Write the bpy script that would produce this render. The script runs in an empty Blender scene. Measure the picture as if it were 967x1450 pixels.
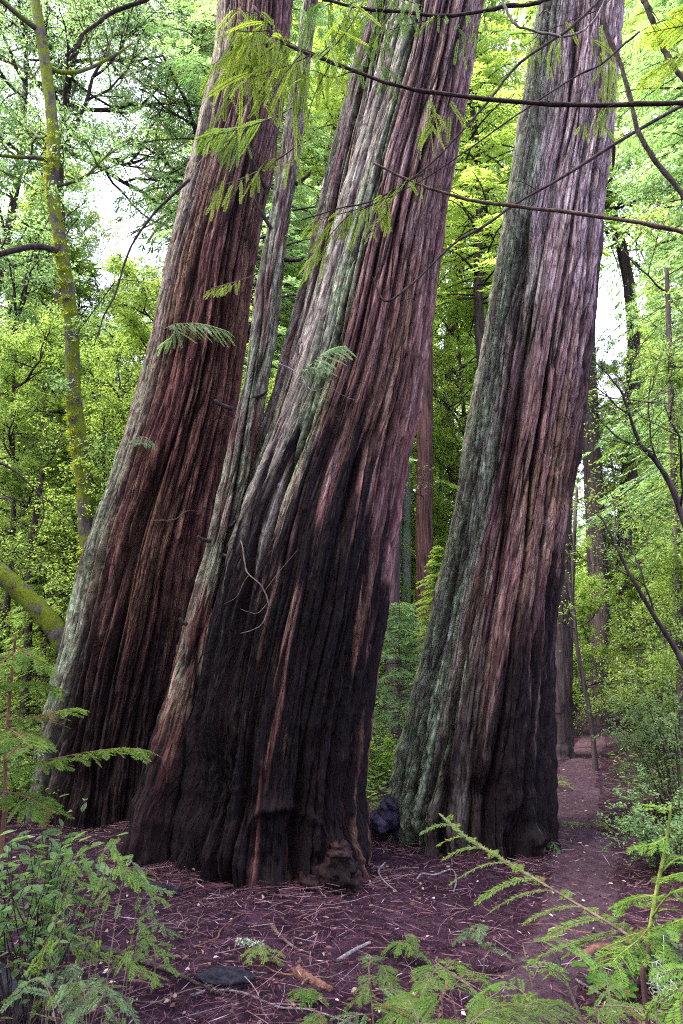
import bpy, math, random
import numpy as np
from mathutils import Vector, Quaternion

SC = bpy.context.scene
COL = SC.collection
R_ = math.radians
PI = math.pi
rng = np.random.default_rng(11)

# ------------------------------------------------------------------ camera
CAM_Z, PITCH, FPX = 1.75, R_(12.0), 967.0
cp_, sp_ = math.cos(PITCH), math.sin(PITCH)

def P(px, py, Y):
    """point of the place seen at photo pixel (px,py) and lying Y metres ahead of the photographer"""
    a = (px - 483.5) / FPX
    b = (725.0 - py) / FPX
    dy = cp_ - sp_ * b
    dz = sp_ + cp_ * b
    k = Y / dy
    return np.array([a * k, Y, CAM_Z + dz * k])

# ------------------------------------------------------------------ noise
def _hash(ix, iy, seed):
    h = (ix.astype(np.int64) * 374761393 + iy.astype(np.int64) * 668265263 + seed * 974711 + 1013904223) & 0xFFFFFFFF
    h = ((h ^ (h >> 13)) * 1274126177) & 0xFFFFFFFF
    h = ((h ^ (h >> 16)) * 2246822519) & 0xFFFFFFFF
    return (h ^ (h >> 15)) & 0xFFFF

_ang = np.arange(65536) * (2 * PI / 65536)
_gx, _gy = np.cos(_ang), np.sin(_ang)

def pnoise(x, y, per=None, seed=0):
    """2-D gradient noise, about -1..1, periodic in x when per is given"""
    x, y = np.broadcast_arrays(np.asarray(x, float), np.asarray(y, float))
    ix, iy = np.floor(x).astype(np.int64), np.floor(y).astype(np.int64)
    fx, fy = x - ix, y - iy
    u, v = fx**3 * (fx * (fx * 6 - 15) + 10), fy**3 * (fy * (fy * 6 - 15) + 10)
    def g(dx, dy):
        jx = ix + dx
        if per: jx = np.mod(jx, per)
        h = _hash(jx, iy + dy, seed)
        return _gx[h] * (fx - dx) + _gy[h] * (fy - dy)
    a = g(0, 0) + u * (g(1, 0) - g(0, 0))
    b = g(0, 1) + u * (g(1, 1) - g(0, 1))
    return (a + v * (b - a)) * 1.5

def sstep(a, b, x):
    t = np.clip((x - a) / (b - a), 0, 1)
    return t * t * (3 - 2 * t)

# ------------------------------------------------------------------ terrain
PATH_PX = [(700, 1452), (742, 1380), (790, 1300), (822, 1235), (826, 1190), (812, 1130), (818, 1075), (850, 1015), (880, 985)]
PATH_D = [3.75, 4.25, 4.95, 5.75, 6.7, 8.6, 11.6, 18.5, 25.0]
_pp = np.array([[ (px - 483.5) / FPX * (d * cp_ + 0.0) * 1.0, d] for (px, _), d in zip(PATH_PX, PATH_D)])
for _i, ((px, py), d) in enumerate(zip(PATH_PX, PATH_D)):
    _pp[_i, 0] = P(px, py, d)[0]
_pp = np.vstack([[[0.05, -12.0], [0.15, 0.0]], _pp, [[14.0, 42.0], [26.0, 90.0]]])

def path_x(y):
    return np.interp(y, _pp[:, 1], _pp[:, 0])

BASES = []    # (x, y, r) of big trunks, for the small mound at each foot
def terr(x, y):
    x = np.asarray(x, float); y = np.asarray(y, float)
    z = 0.024 * np.clip(y - 8.0, 0, 60)
    z = z + 0.10 * np.clip(y - 40.0, 0, 400) + 0.05 * np.clip(np.abs(x) - 25, 0, 400)
    off = np.abs(x - path_x(y))
    z = z + 0.10 * sstep(0.35, 1.3, off) - 0.06
    z = z + 0.07 * pnoise(x * 0.55, y * 0.55, seed=3) + 0.03 * pnoise(x * 1.9, y * 1.9, seed=4)
    z = z + 0.22 * sstep(-0.9, -3.0, x) * sstep(5.5, 4, y)
    for bx, by, br in BASES:
        d = np.sqrt((x - bx)**2 + (y - by)**2)
        z = z + 0.04 * np.exp(-np.clip(d - br, 0, 9) / 0.25) * (1 + 1.2 * pnoise(x * 3, y * 3, seed=5)) - .03 * np.exp(-np.clip(d - br, 0, 9) / 1.2) + .05 * np.exp(-np.clip(d - br, 0, 9) / .12) * pnoise(x * 4.5, y * 4.5, seed=6)
    return z

def G(px, py):
    """ground point at a photo pixel"""
    Y = 5.0
    for _ in range(40):
        p = P(px, py, Y)
        t = float(terr(p[0], Y))
        a = p[2] - t
        slope = (p[2] - CAM_Z) / Y
        if slope > -0.02: slope = -0.02
        Y = min(max(Y - a / slope * 0.8, 1.0), 60)
    return P(px, py, Y)

# ------------------------------------------------------------------ mesh helpers
def mesh_np(name, V, F, attrs=None, smooth=True, vec=None, col=None):
    V = np.asarray(V, np.float32); F = np.asarray(F, np.int32)
    me = bpy.data.meshes.new(name)
    n, m, k = len(V), len(F), F.shape[1]
    me.vertices.add(n); me.vertices.foreach_set('co', V.ravel())
    me.loops.add(m * k); me.loops.foreach_set('vertex_index', F.ravel())
    me.polygons.add(m)
    me.polygons.foreach_set('loop_start', np.arange(m, dtype=np.int32) * k)
    me.polygons.foreach_set('loop_total', np.full(m, k, np.int32))
    me.polygons.foreach_set('use_smooth', np.full(m, smooth))
    for an, arr in (attrs or {}).items():
        a = me.attributes.new(an, 'FLOAT', 'POINT'); a.data.foreach_set('value', np.asarray(arr, np.float32).ravel())
    for an, arr in (vec or {}).items():
        a = me.attributes.new(an, 'FLOAT_VECTOR', 'POINT'); a.data.foreach_set('vector', np.asarray(arr, np.float32).ravel())
    for an, arr in (col or {}).items():
        a = me.attributes.new(an, 'FLOAT_COLOR', 'POINT'); a.data.foreach_set('color', np.asarray(arr, np.float32).ravel())
    me.update()
    return me

def norm(v):
    v = np.asarray(v, float)
    return v / np.maximum(np.linalg.norm(v, axis=-1, keepdims=True), 1e-9)

class MB:
    """collects leaves and tubes as quads; becomes ONE mesh"""
    def __init__(s): s.V = []; s.F = []; s.A = []; s.n = 0
    def add(s, V, F, rnd):
        V = np.asarray(V, float).reshape(-1, 3); F = np.asarray(F, int)
        s.V.append(V); s.F.append(F + s.n); s.n += len(V)
        s.A.append(np.broadcast_to(np.asarray(rnd, float), (len(V),)))
    def leaves(s, O, D, N, L, W, rnd=None, fold=0.0, wide=0.45):
        """one diamond leaf (4 verts) each, or a folded leaf (6 verts, 2 quads) when fold > 0"""
        O = np.asarray(O, float).reshape(-1, 3); n = len(O)
        if n == 0: return
        D = norm(np.broadcast_to(D, O.shape)); N = norm(np.broadcast_to(N, O.shape))
        S = norm(np.cross(D, N)); N = np.cross(S, D)
        L = np.broadcast_to(np.asarray(L, float), (n,))[:, None]; W = np.broadcast_to(np.asarray(W, float), (n,))[:, None]
        if rnd is None: rnd = rng.random(n)
        rnd = np.broadcast_to(rnd, (n,))
        if fold <= 0:
            V = np.stack([O, O + D * L * wide + S * W * .5, O + D * L, O + D * L * wide - S * W * .5], 1)
            F = np.arange(n * 4).reshape(n, 4)
            s.add(V, F, np.repeat(rnd, 4))
        else:
            up = N * W * fold
            b, t = O, O + D * L - N * L * 0.12
            m1 = O + D * L * .35; m2 = O + D * L * .72 - N * L * 0.05
            V = np.stack([b, m1 + S * W * .5 + up, m2 + S * W * .38 + up, t, m2 - S * W * .38 + up, m1 - S * W * .5 + up], 1)
            i = np.arange(n)[:, None] * 6
            F = np.concatenate([i + np.array([[0, 1, 2, 3]]), i + np.array([[0, 3, 4, 5]])])
            s.add(V, F, np.repeat(rnd, 6))
    def tube(s, pts, rad, sides=6, rnd=0.5, rough=0.0):
        pts = np.asarray(pts, float); n = len(pts)
        rad = np.broadcast_to(np.asarray(rad, float), (n,))
        T = norm(np.gradient(pts, axis=0))
        ref = np.array([0.0, 0, 1.0]) if abs(T[0][2]) < .9 else np.array([1.0, 0, 0])
        U = norm(np.cross(T, ref)); Wv = np.cross(T, U)
        a = np.arange(sides) * 2 * PI / sides
        rr = rad[:, None] * (1 + (rough * rng.standard_normal((n, sides)) if rough else 0))
        V = pts[:, None, :] + rr[..., None] * (np.cos(a)[None, :, None] * U[:, None, :] + np.sin(a)[None, :, None] * Wv[:, None, :])
        i = np.arange(n - 1)[:, None] * sides; j = np.arange(sides)[None, :]; j2 = (j + 1) % sides
        F = np.stack([i + j, i + j2, i + sides + j2, i + sides + j], -1).reshape(-1, 4)
        V = V.reshape(-1, 3)
        c0 = len(V)
        V = np.vstack([V, pts[:1], pts[-1:]])
        caps = []
        for k in range(0, sides, 2):
            k1, k2 = (k + 1) % sides, (k + 2) % sides
            caps.append([c0, k2, k1, k]); b = (n - 1) * sides
            caps.append([c0 + 1, b + k, b + k1, b + k2])
        s.add(V, np.vstack([F, caps]), rnd)
    def mesh(s, name, smooth=False):
        return mesh_np(name, np.vstack(s.V), np.vstack(s.F), {'rnd': np.concatenate(s.A)}, smooth)

def spline(pts, n=24):
    """smooth curve through control points (Catmull-Rom)"""
    p = np.asarray(pts, float)
    if len(p) == 2: return p[0] + (p[1] - p[0]) * np.linspace(0, 1, n)[:, None]
    q = np.vstack([2 * p[0] - p[1], p, 2 * p[-1] - p[-2]])
    t = np.linspace(0, len(p) - 1 - 1e-6, n); i = t.astype(int); f = (t - i)[:, None]
    a, b, c, d = q[i], q[i + 1], q[i + 2], q[i + 3]
    return .5 * (2 * b + (c - a) * f + (2 * a - 5 * b + 4 * c - d) * f**2 + (3 * b - a - 3 * c + d) * f**3)

def obj(name, me, mat, parent=None, smooth=None):
    o = bpy.data.objects.new(name, me); COL.objects.link(o)
    if mat is not None:
        if len(me.materials) == 0: me.materials.append(mat)
    if parent is not None: o.parent = parent
    return o

def tag(o, label=None, cat=None, group=None, kind=None):
    if label: o['label'] = label
    if cat: o['category'] = cat; o['kind'] = 'thing'
    if group: o['group'] = group
    if kind: o['kind'] = kind
    return o

def thing(name, label, cat, loc=(0, 0, 0), rz=0.0, group=None, scale=1.0):
    o = bpy.data.objects.new(name, None); COL.objects.link(o)
    o.empty_display_size = 0.2
    o.location = Vector(np.asarray(loc, float)); o.rotation_euler = (0, 0, rz); o.scale = (scale,) * 3
    return tag(o, label, cat, group)

# ------------------------------------------------------------------ materials
def new_mat(name):
    m = bpy.data.materials.new(name); m.use_nodes = True
    nt = m.node_tree; nt.nodes.clear()
    return m, nt

class NB:
    def __init__(s, nt): s.nt = nt
    def n(s, t, **kw):
        nd = s.nt.nodes.new(t)
        for k, v in kw.items(): setattr(nd, k, v)
        return nd
    def l(s, a, b): s.nt.links.new(a, b)
    def val(s, sock, v):
        if hasattr(v, 'is_output') or isinstance(v, bpy.types.NodeSocket): s.l(v, sock)
        else: sock.default_value = v
    def math(s, op, a, b=0.0, c=None, clamp=False):
        nd = s.n('ShaderNodeMath', operation=op); nd.use_clamp = clamp
        s.val(nd.inputs[0], a); s.val(nd.inputs[1], b)
        if c is not None: s.val(nd.inputs[2], c)
        return nd.outputs[0]
    def mix(s, f, a, b, blend='MIX'):
        nd = s.n('ShaderNodeMix', data_type='RGBA', blend_type=blend)
        s.val(nd.inputs[0], f); s.val(nd.inputs[6], a if not isinstance(a, tuple) else (*a, 1)); s.val(nd.inputs[7], b if not isinstance(b, tuple) else (*b, 1))
        return nd.outputs[2]
    def noise(s, vec, scale, detail=4, rough=.55, dist=0.0):
        nd = s.n('ShaderNodeTexNoise'); nd.inputs['Scale'].default_value = scale
        nd.inputs['Detail'].default_value = detail; nd.inputs['Roughness'].default_value = rough; nd.inputs['Distortion'].default_value = dist
        if vec is not None: s.l(vec, nd.inputs['Vector'])
        return nd.outputs['Fac']
    def vmul(s, v, xyz):
        nd = s.n('ShaderNodeVectorMath', operation='MULTIPLY'); s.l(v, nd.inputs[0]); nd.inputs[1].default_value = xyz
        return nd.outputs[0]
    def ramp(s, f, stops, interp='LINEAR'):
        nd = s.n('ShaderNodeValToRGB'); e = nd.color_ramp.elements; nd.color_ramp.interpolation = interp
        while len(e) < len(stops): e.new(.5)
        for el, (p, c) in zip(e, stops):
            el.position = p; el.color = (*c, 1) if isinstance(c, tuple) else (c, c, c, 1)
        s.l(f, nd.inputs[0]); return nd.outputs[0]
    def attr(s, name): return s.n('ShaderNodeAttribute', attribute_name=name)
    def out(s, sh):
        o = s.n('ShaderNodeOutputMaterial'); s.l(sh, o.inputs[0])
    def bsdf(s, color, rough=.8, spec=.3, normal=None):
        b = s.n('ShaderNodeBsdfPrincipled'); s.val(b.inputs['Base Color'], color if not isinstance(color, tuple) else (*color, 1))
        s.val(b.inputs['Roughness'], rough); b.inputs['Specular IOR Level'].default_value = spec
        if normal is not None: s.l(normal, b.inputs['Normal'])
        return b.outputs[0]
    def bump(s, h, strength=.5, dist=.01):
        b = s.n('ShaderNodeBump'); b.inputs['Strength'].default_value = strength; b.inputs['Distance'].default_value = dist
        s.l(h, b.inputs['Height']); return b.outputs[0]

def mat_giant_bark():
    m, nt = new_mat('redwood_bark'); b = NB(nt)
    bk = b.attr('bk').outputs['Vector']
    am = b.attr('mask'); strip = am.outputs['Alpha']
    mk = b.n('ShaderNodeSeparateColor'); b.l(am.outputs['Color'], mk.inputs[0])
    char, lich, weat = mk.outputs
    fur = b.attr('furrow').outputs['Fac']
    fib = b.noise(b.vmul(bk, (1, .035, 1)), 95, 6, .68, .3)
    mid = b.noise(b.vmul(bk, (1, .06, 1)), 15, 6, .66, .3)
    big = b.noise(b.vmul(bk, (1, .22, 1)), 2.0, 4, .55)
    flk = b.noise(b.vmul(bk, (1, .16, 1)), 40, 6, .72)
    t = b.math('ADD', b.math('MULTIPLY', mid, .60), b.math('MULTIPLY', fib, .25))
    t = b.math('ADD', t, b.math('MULTIPLY', flk, .15))
    c = b.ramp(t, [(.36, (.016, .006, .007)), (.44, (.064, .025, .022)), (.51, (.134, .057, .048)), (.57, (.205, .098, .080)), (.66, (.32, .190, .155))])
    tan = b.ramp(big, [(.50, 0.0), (.60, 1.0)])
    c = b.mix(b.math('MULTIPLY', tan, .55), c, (.21, .125, .070))
    red = b.ramp(b.noise(b.vmul(bk, (1, .15, 1)), 4.5, 3), [(.52, 0.0), (.66, 1.0)])
    c = b.mix(b.math('MULTIPLY', red, .40), c, (.140, .045, .055))
    c = b.mix(b.math('MULTIPLY', b.math('SUBTRACT', 1.0, strip), .45), c, (.066, .024, .026))
    grey = b.ramp(fib, [(.34, (.085, .060, .075)), (.50, (.28, .210, .235)), (.66, (.49, .40, .425))])
    c = b.mix(b.math('MULTIPLY', weat, b.ramp(t, [(.38, .15), (.54, 1.0)])), c, grey)
    lv = b.math('MULTIPLY', b.ramp(b.math('ADD', b.math('MULTIPLY', fib, .55), b.math('MULTIPLY', flk, .45)), [(.41, 0.0), (.51, 1.0)]), b.ramp(b.noise(b.vmul(bk, (1, .35, 1)), 7, 6, .72), [(.38, .5), (.50, 1.0)]))
    lc = b.ramp(b.noise(bk, 14, 4), [(.35, (.105, .140, .080)), (.52, (.235, .290, .185)), (.68, (.39, .44, .33))])
    c = b.mix(b.math('MULTIPLY', lich, lv), c, lc)
    cc = b.ramp(flk, [(.3, (.003, .003, .004)), (.55, (.007, .0055, .007)), (.75, (.026, .018, .020))])
    c = b.mix(b.math('MULTIPLY', char, b.ramp(fib, [(.58, 1.0), (.80, .5)])), c, cc)
    wv = b.n('ShaderNodeVectorMath', operation='ADD'); wn = b.n('ShaderNodeTexNoise'); wn.inputs['Scale'].default_value = 6; wn.inputs['Detail'].default_value = 4
    b.l(b.vmul(bk, (1, .3, 1)), wn.inputs['Vector']); b.l(b.vmul(bk, (19, 2.1, 1)), wv.inputs[0]); b.l(b.vmul(wn.outputs['Color'], (2.2, 1.6, 0)), wv.inputs[1])
    def cracks(vec, sc, wid):
        v = b.n('ShaderNodeTexVoronoi', feature='DISTANCE_TO_EDGE', voronoi_dimensions='2D'); v.inputs['Scale'].default_value = sc; b.l(vec, v.inputs['Vector'])
        return b.ramp(v.outputs['Distance'], [(0.0, 1.0), (wid, 0.0)])
    cr = b.math('MULTIPLY', cracks(wv.outputs[0], 1.0, .13), b.ramp(mid, [(.40, .25), (.58, 1.0)]))
    cr2 = b.math('MULTIPLY', cracks(wv.outputs[0], 2.3, .16), b.ramp(big, [(.42, 0.1), (.60, .8)]))
    crk = b.math('MAXIMUM', cr, cr2)
    cell = b.n('ShaderNodeTexVoronoi', feature='F1', voronoi_dimensions='2D'); cell.inputs['Scale'].default_value = 1.0; b.l(wv.outputs[0], cell.inputs['Vector'])
    cs = b.n('ShaderNodeSeparateColor'); b.l(cell.outputs['Color'], cs.inputs[0])
    tone = b.n('ShaderNodeHueSaturation'); b.l(c, tone.inputs['Color'])
    b.l(b.math('ADD', .95, b.math('MULTIPLY', cs.outputs[0], .85)), tone.inputs['Value']); b.l(b.math('ADD', .485, b.math('MULTIPLY', cs.outputs[1], .03)), tone.inputs['Hue'])
    c = tone.outputs[0]
    c = b.mix(b.math('MULTIPLY', crk, .66), c, (.014, .008, .009))
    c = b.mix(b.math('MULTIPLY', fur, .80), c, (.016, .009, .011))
    h = b.math('ADD', b.math('MULTIPLY', fib, .6), b.math('MULTIPLY', flk, .5))
    h = b.math('SUBTRACT', h, b.math('MULTIPLY', crk, .5))
    b.out(b.bsdf(c, .9, .06, b.bump(h, 1.0, .022)))
    return m

def mat_bark(name, dark, light, moss=None, mossamt=0.0, sc=14, stretch=.12):
    m, nt = new_mat(name); b = NB(nt)
    co = b.n('ShaderNodeTexCoord').outputs['Object']
    f = b.noise(b.vmul(co, (1, 1, stretch)), sc, 5, .62, .3)
    f2 = b.noise(co, 5, 4, .6)
    c = b.ramp(f, [(.33, dark), (.66, light)])
    if moss:
        mm = b.ramp(f2, [(.5 - mossamt * .35, 0.0), (.62 - mossamt * .35, 1.0)])
        mc = b.ramp(b.noise(co, 60, 3), [(.35, tuple(x * .45 for x in moss)), (.65, moss)])
        c = b.mix(mm, c, mc)
    b.out(b.bsdf(c, .9, .10, b.bump(f, .7, .02)))
    return m

def mat_leaf(name, dark, mid, lite, trans, tfac=.42, rough=.45, spec=.4, hue=.03, brown=False):
    """leaf with its own colour from a per-leaf number, letting light through"""
    m, nt = new_mat(name); b = NB(nt)
    r = b.attr('rnd').outputs['Fac']
    orn = b.n('ShaderNodeObjectInfo').outputs['Random']
    c = b.ramp(r, ([(.0, (.16, .085, .035)), (.035, (.12, .075, .03)), (.05, dark)] if brown else [(.0, dark)]) + [(.5, mid), (1.0, lite)])
    hs = b.n('ShaderNodeHueSaturation'); b.l(c, hs.inputs['Color'])
    b.l(b.math('ADD', .5 - hue * .5, b.math('MULTIPLY', orn, hue)), hs.inputs['Hue'])
    b.l(b.math('ADD', .82, b.math('MULTIPLY', orn, .4)), hs.inputs['Value'])
    c = hs.outputs[0]
    tr = b.n('ShaderNodeBsdfTranslucent')
    b.l(b.mix(.65, c, trans), tr.inputs['Color'])
    ms = b.n('ShaderNodeMixShader'); ms.inputs[0].default_value = tfac
    b.l(b.bsdf(c, rough, spec), ms.inputs[1]); b.l(tr.outputs[0], ms.inputs[2])
    b.out(ms.outputs[0])
    return m

def mat_ramp(name, stops, rough=.8):
    m, nt = new_mat(name); b = NB(nt)
    c = b.ramp(b.attr('rnd').outputs['Fac'], stops)
    b.out(b.bsdf(c, rough, .08)); return m

def mat_ground(name, cols, sc=1.0):
    m, nt = new_mat(name); b = NB(nt)
    co = b.n('ShaderNodeTexCoord').outputs['Object']
    f = b.noise(co, 9 * sc, 6, .65, .2); g = b.noise(co, 60 * sc, 4, .7); k = b.noise(co, 1.1, 3, .5)
    t = b.math('ADD', b.math('MULTIPLY', f, .45), b.math('MULTIPLY', g, .4)); t = b.math('ADD', t, b.math('MULTIPLY', k, .15))
    c = b.ramp(t, [(.36, cols[0]), (.49, cols[1]), (.62, cols[2])])
    h = b.math('ADD', g, f)
    b.out(b.bsdf(c, .95, .05, b.bump(h, 1.0, .03)))
    return m

M = {}
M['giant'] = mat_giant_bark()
M['lichen_bark'] = mat_bark('lichen_grey_bark', (.055, .045, .048), (.21, .185, .19), (.17, .23, .16), .30, 26, .2)
M['mossy_bark'] = mat_bark('mossy_bark', (.030, .022, .028), (.11, .085, .095), (.15, .18, .018), .25, 20, .2)
M['red_bark'] = mat_bark('young_redwood_bark', (.018, .010, .012), (.135, .068, .064), None, 0, 26, .05)
M['dark_bark'] = mat_bark('dark_conifer_bark', (.016, .012, .015), (.085, .060, .066), None, 0, 18, .08)
M['twig'] = mat_bark('twig_bark', (.018, .013, .016), (.07, .048, .05), None, 0, 40, .5)
M['brown_twig'] = mat_bark('brown_twig_bark', (.06, .04, .035), (.19, .13, .11), None, 0, 40, .5)
M['pale_twig'] = mat_bark('pale_dead_twig', (.09, .070, .078), (.26, .215, .23), None, 0, 40, .5)
M['green_stem'] = mat_bark('green_young_stem', (.10, .13, .03), (.22, .25, .06), None, 0, 40, .5)
M['char_wood'] = mat_bark('charred_wood', (.006, .006, .009), (.030, .028, .04), None, 0, 30, .4)
M['rot_wood'] = mat_bark('rotten_red_wood', (.06, .028, .022), (.20, .10, .07), None, 0, 30, .3)
M['burl'] = mat_bark('burl_wood', (.010, .008, .015), (.085, .066, .12), None, 0, 9, 1)
M['f_conifer'] = mat_leaf('conifer_foliage', (.036, .076, .018), (.090, .165, .034), (.15, .24, .058), (.54, .78, .14), .56)
M['f_bright'] = mat_leaf('bright_young_foliage', (.058, .108, .020), (.125, .205, .034), (.19, .285, .060), (.61, .80, .14), .58)
M['f_blue'] = mat_leaf('blue_green_foliage', (.035, .075, .042), (.080, .155, .078), (.145, .25, .12), (.48, .74, .22), .52)
M['f_tanoak'] = mat_leaf('tanoak_leaves', (.040, .083, .020), (.096, .172, .034), (.17, .26, .062), (.57, .77, .14), .55, .40, .5)
M['f_huckle'] = mat_leaf('huckleberry_leaves', (.045, .095, .034), (.110, .195, .070), (.19, .29, .13), (.50, .70, .17), .45, .45, .5)
M['f_spray'] = mat_leaf('redwood_needles', (.028, .075, .014), (.075, .165, .026), (.14, .25, .040), (.36, .60, .05), .42, .5, .15, .02, True)
M['f_olive'] = mat_leaf('hanging_olive_needles', (.060, .110, .011), (.130, .205, .018), (.22, .30, .028), (.60, .78, .06), .48, .5, .15, .02)
M['f_under'] = mat_leaf('dull_green_leaves', (.028, .065, .022), (.065, .130, .042), (.12, .20, .07), (.28, .44, .08), .36, .5, .4)
M['ground'] = mat_ground('forest_floor', ((.009, .004, .0075), (.033, .015, .026), (.082, .042, .062)))
M['path'] = mat_ground('trodden_earth', ((.028, .014, .021), (.072, .040, .055), (.128, .080, .098)), 1.4)
M['litter'] = mat_ramp('needle_litter', [(0, (.016, .007, .010)), (.42, (.076, .030, .040)), (.72, (.165, .074, .086)), (.92, (.24, .14, .155)), (1, (.34, .25, .29))])
M['leaflitter'] = mat_ramp('fallen_leaves', [(0, (.08, .04, .035)), (.5, (.20, .11, .08)), (.8, (.33, .23, .18)), (1, (.52, .44, .42))], .6)

# ------------------------------------------------------------------ world and light
SUN_EL, SUN_AZ = R_(58), R_(-115)
w = bpy.data.worlds.new('World'); SC.world = w; w.use_nodes = True
nt = w.node_tree; nt.nodes.clear(); b = NB(nt)
sky = b.n('ShaderNodeTexSky'); sky.sky_type = 'NISHITA'; sky.sun_disc = False
sky.sun_elevation = SUN_EL; sky.sun_rotation = SUN_AZ; sky.dust_density = 2.0; sky.air_density = 1.0
tc = b.n('ShaderNodeTexCoord').outputs['Generated']
cl = b.ramp(b.noise(tc, 2.2, 5, .6), [(.30, .55), (.60, .95)])      # thin high cloud over most of the sky
skyc = b.mix(cl, sky.outputs[0], (7.2, 7.5, 10.4))
bg = b.n('ShaderNodeBackground'); bg.inputs['Strength'].default_value = 0.10
b.l(skyc, bg.inputs['Color'])
wo = b.n('ShaderNodeOutputWorld'); b.l(bg.outputs[0], wo.inputs[0])

sl = bpy.data.lights.new('sun', 'SUN'); sl.energy = 4.4; sl.angle = R_(24); sl.color = (1.0, .95, .86)
so = bpy.data.objects.new('sun', sl); COL.objects.link(so)
D = Vector((math.sin(SUN_AZ) * math.cos(SUN_EL), math.cos(SUN_AZ) * math.cos(SUN_EL), math.sin(SUN_EL)))
so.rotation_euler = D.to_track_quat('Z', 'Y').to_euler(); so.location = D * 60

cam = bpy.data.cameras.new('camera'); co = bpy.data.objects.new('camera', cam); COL.objects.link(co)
cam.sensor_fit = 'VERTICAL'; cam.sensor_height = 36; cam.sensor_width = 24; cam.lens = 36 * FPX / 1450
cam.clip_start = .05; cam.clip_end = 2000
co.location = (0, 0, CAM_Z); co.rotation_euler = (R_(90) + PITCH, 0, 0)
SC.camera = co
vs = SC.view_settings; vs.view_transform = 'Standard'; vs.look = 'None'; vs.exposure = 2.5; vs.gamma = 1
SC.cycles.max_bounces = 10; SC.cycles.diffuse_bounces = 8; SC.cycles.glossy_bounces = 2; SC.cycles.transmission_bounces = 8
SC.cycles.use_denoising = False
SC.cycles.sample_clamp_indirect = 8
SC.cycles.pixel_filter_type = 'BLACKMAN_HARRIS'; SC.cycles.filter_width = 1.1

# ------------------------------------------------------------------ giant trunks
def trunk_axis(rows, Yc, zbot, ztop, taper=.55, lean_keep=.7):
    z, xc, r = [], [], []
    for py, xl, xr in rows:
        a, c = P(xl, py, Yc), P(xr, py, Yc)
        z.append(a[2]); xc.append((a[0] + c[0]) / 2); r.append((c[0] - a[0]) / 2)
    o = np.argsort(z); z, xc, r = np.array(z)[o], np.array(xc)[o], np.array(r)[o]
    if zbot < z[0]:
        z = np.r_[zbot, z]; xc = np.r_[xc[0] - .1 * (xc[1] - xc[0]), xc]; r = np.r_[r[0] * 1.06, r]
    sl = (xc[-1] - xc[-3]) / (z[-1] - z[-3])
    z = np.r_[z, ztop]; xc = np.r_[xc, xc[-1] + sl * lean_keep * (ztop - z[-2])]; r = np.r_[r, r[-1] * taper]
    return z, xc, r

def smooth1(a, k):
    ker = np.hanning(k + 2)[1:-1]; ker /= ker.sum()
    return np.convolve(np.pad(a, k // 2, 'edge'), ker, 'valid')[:len(a)]

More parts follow.
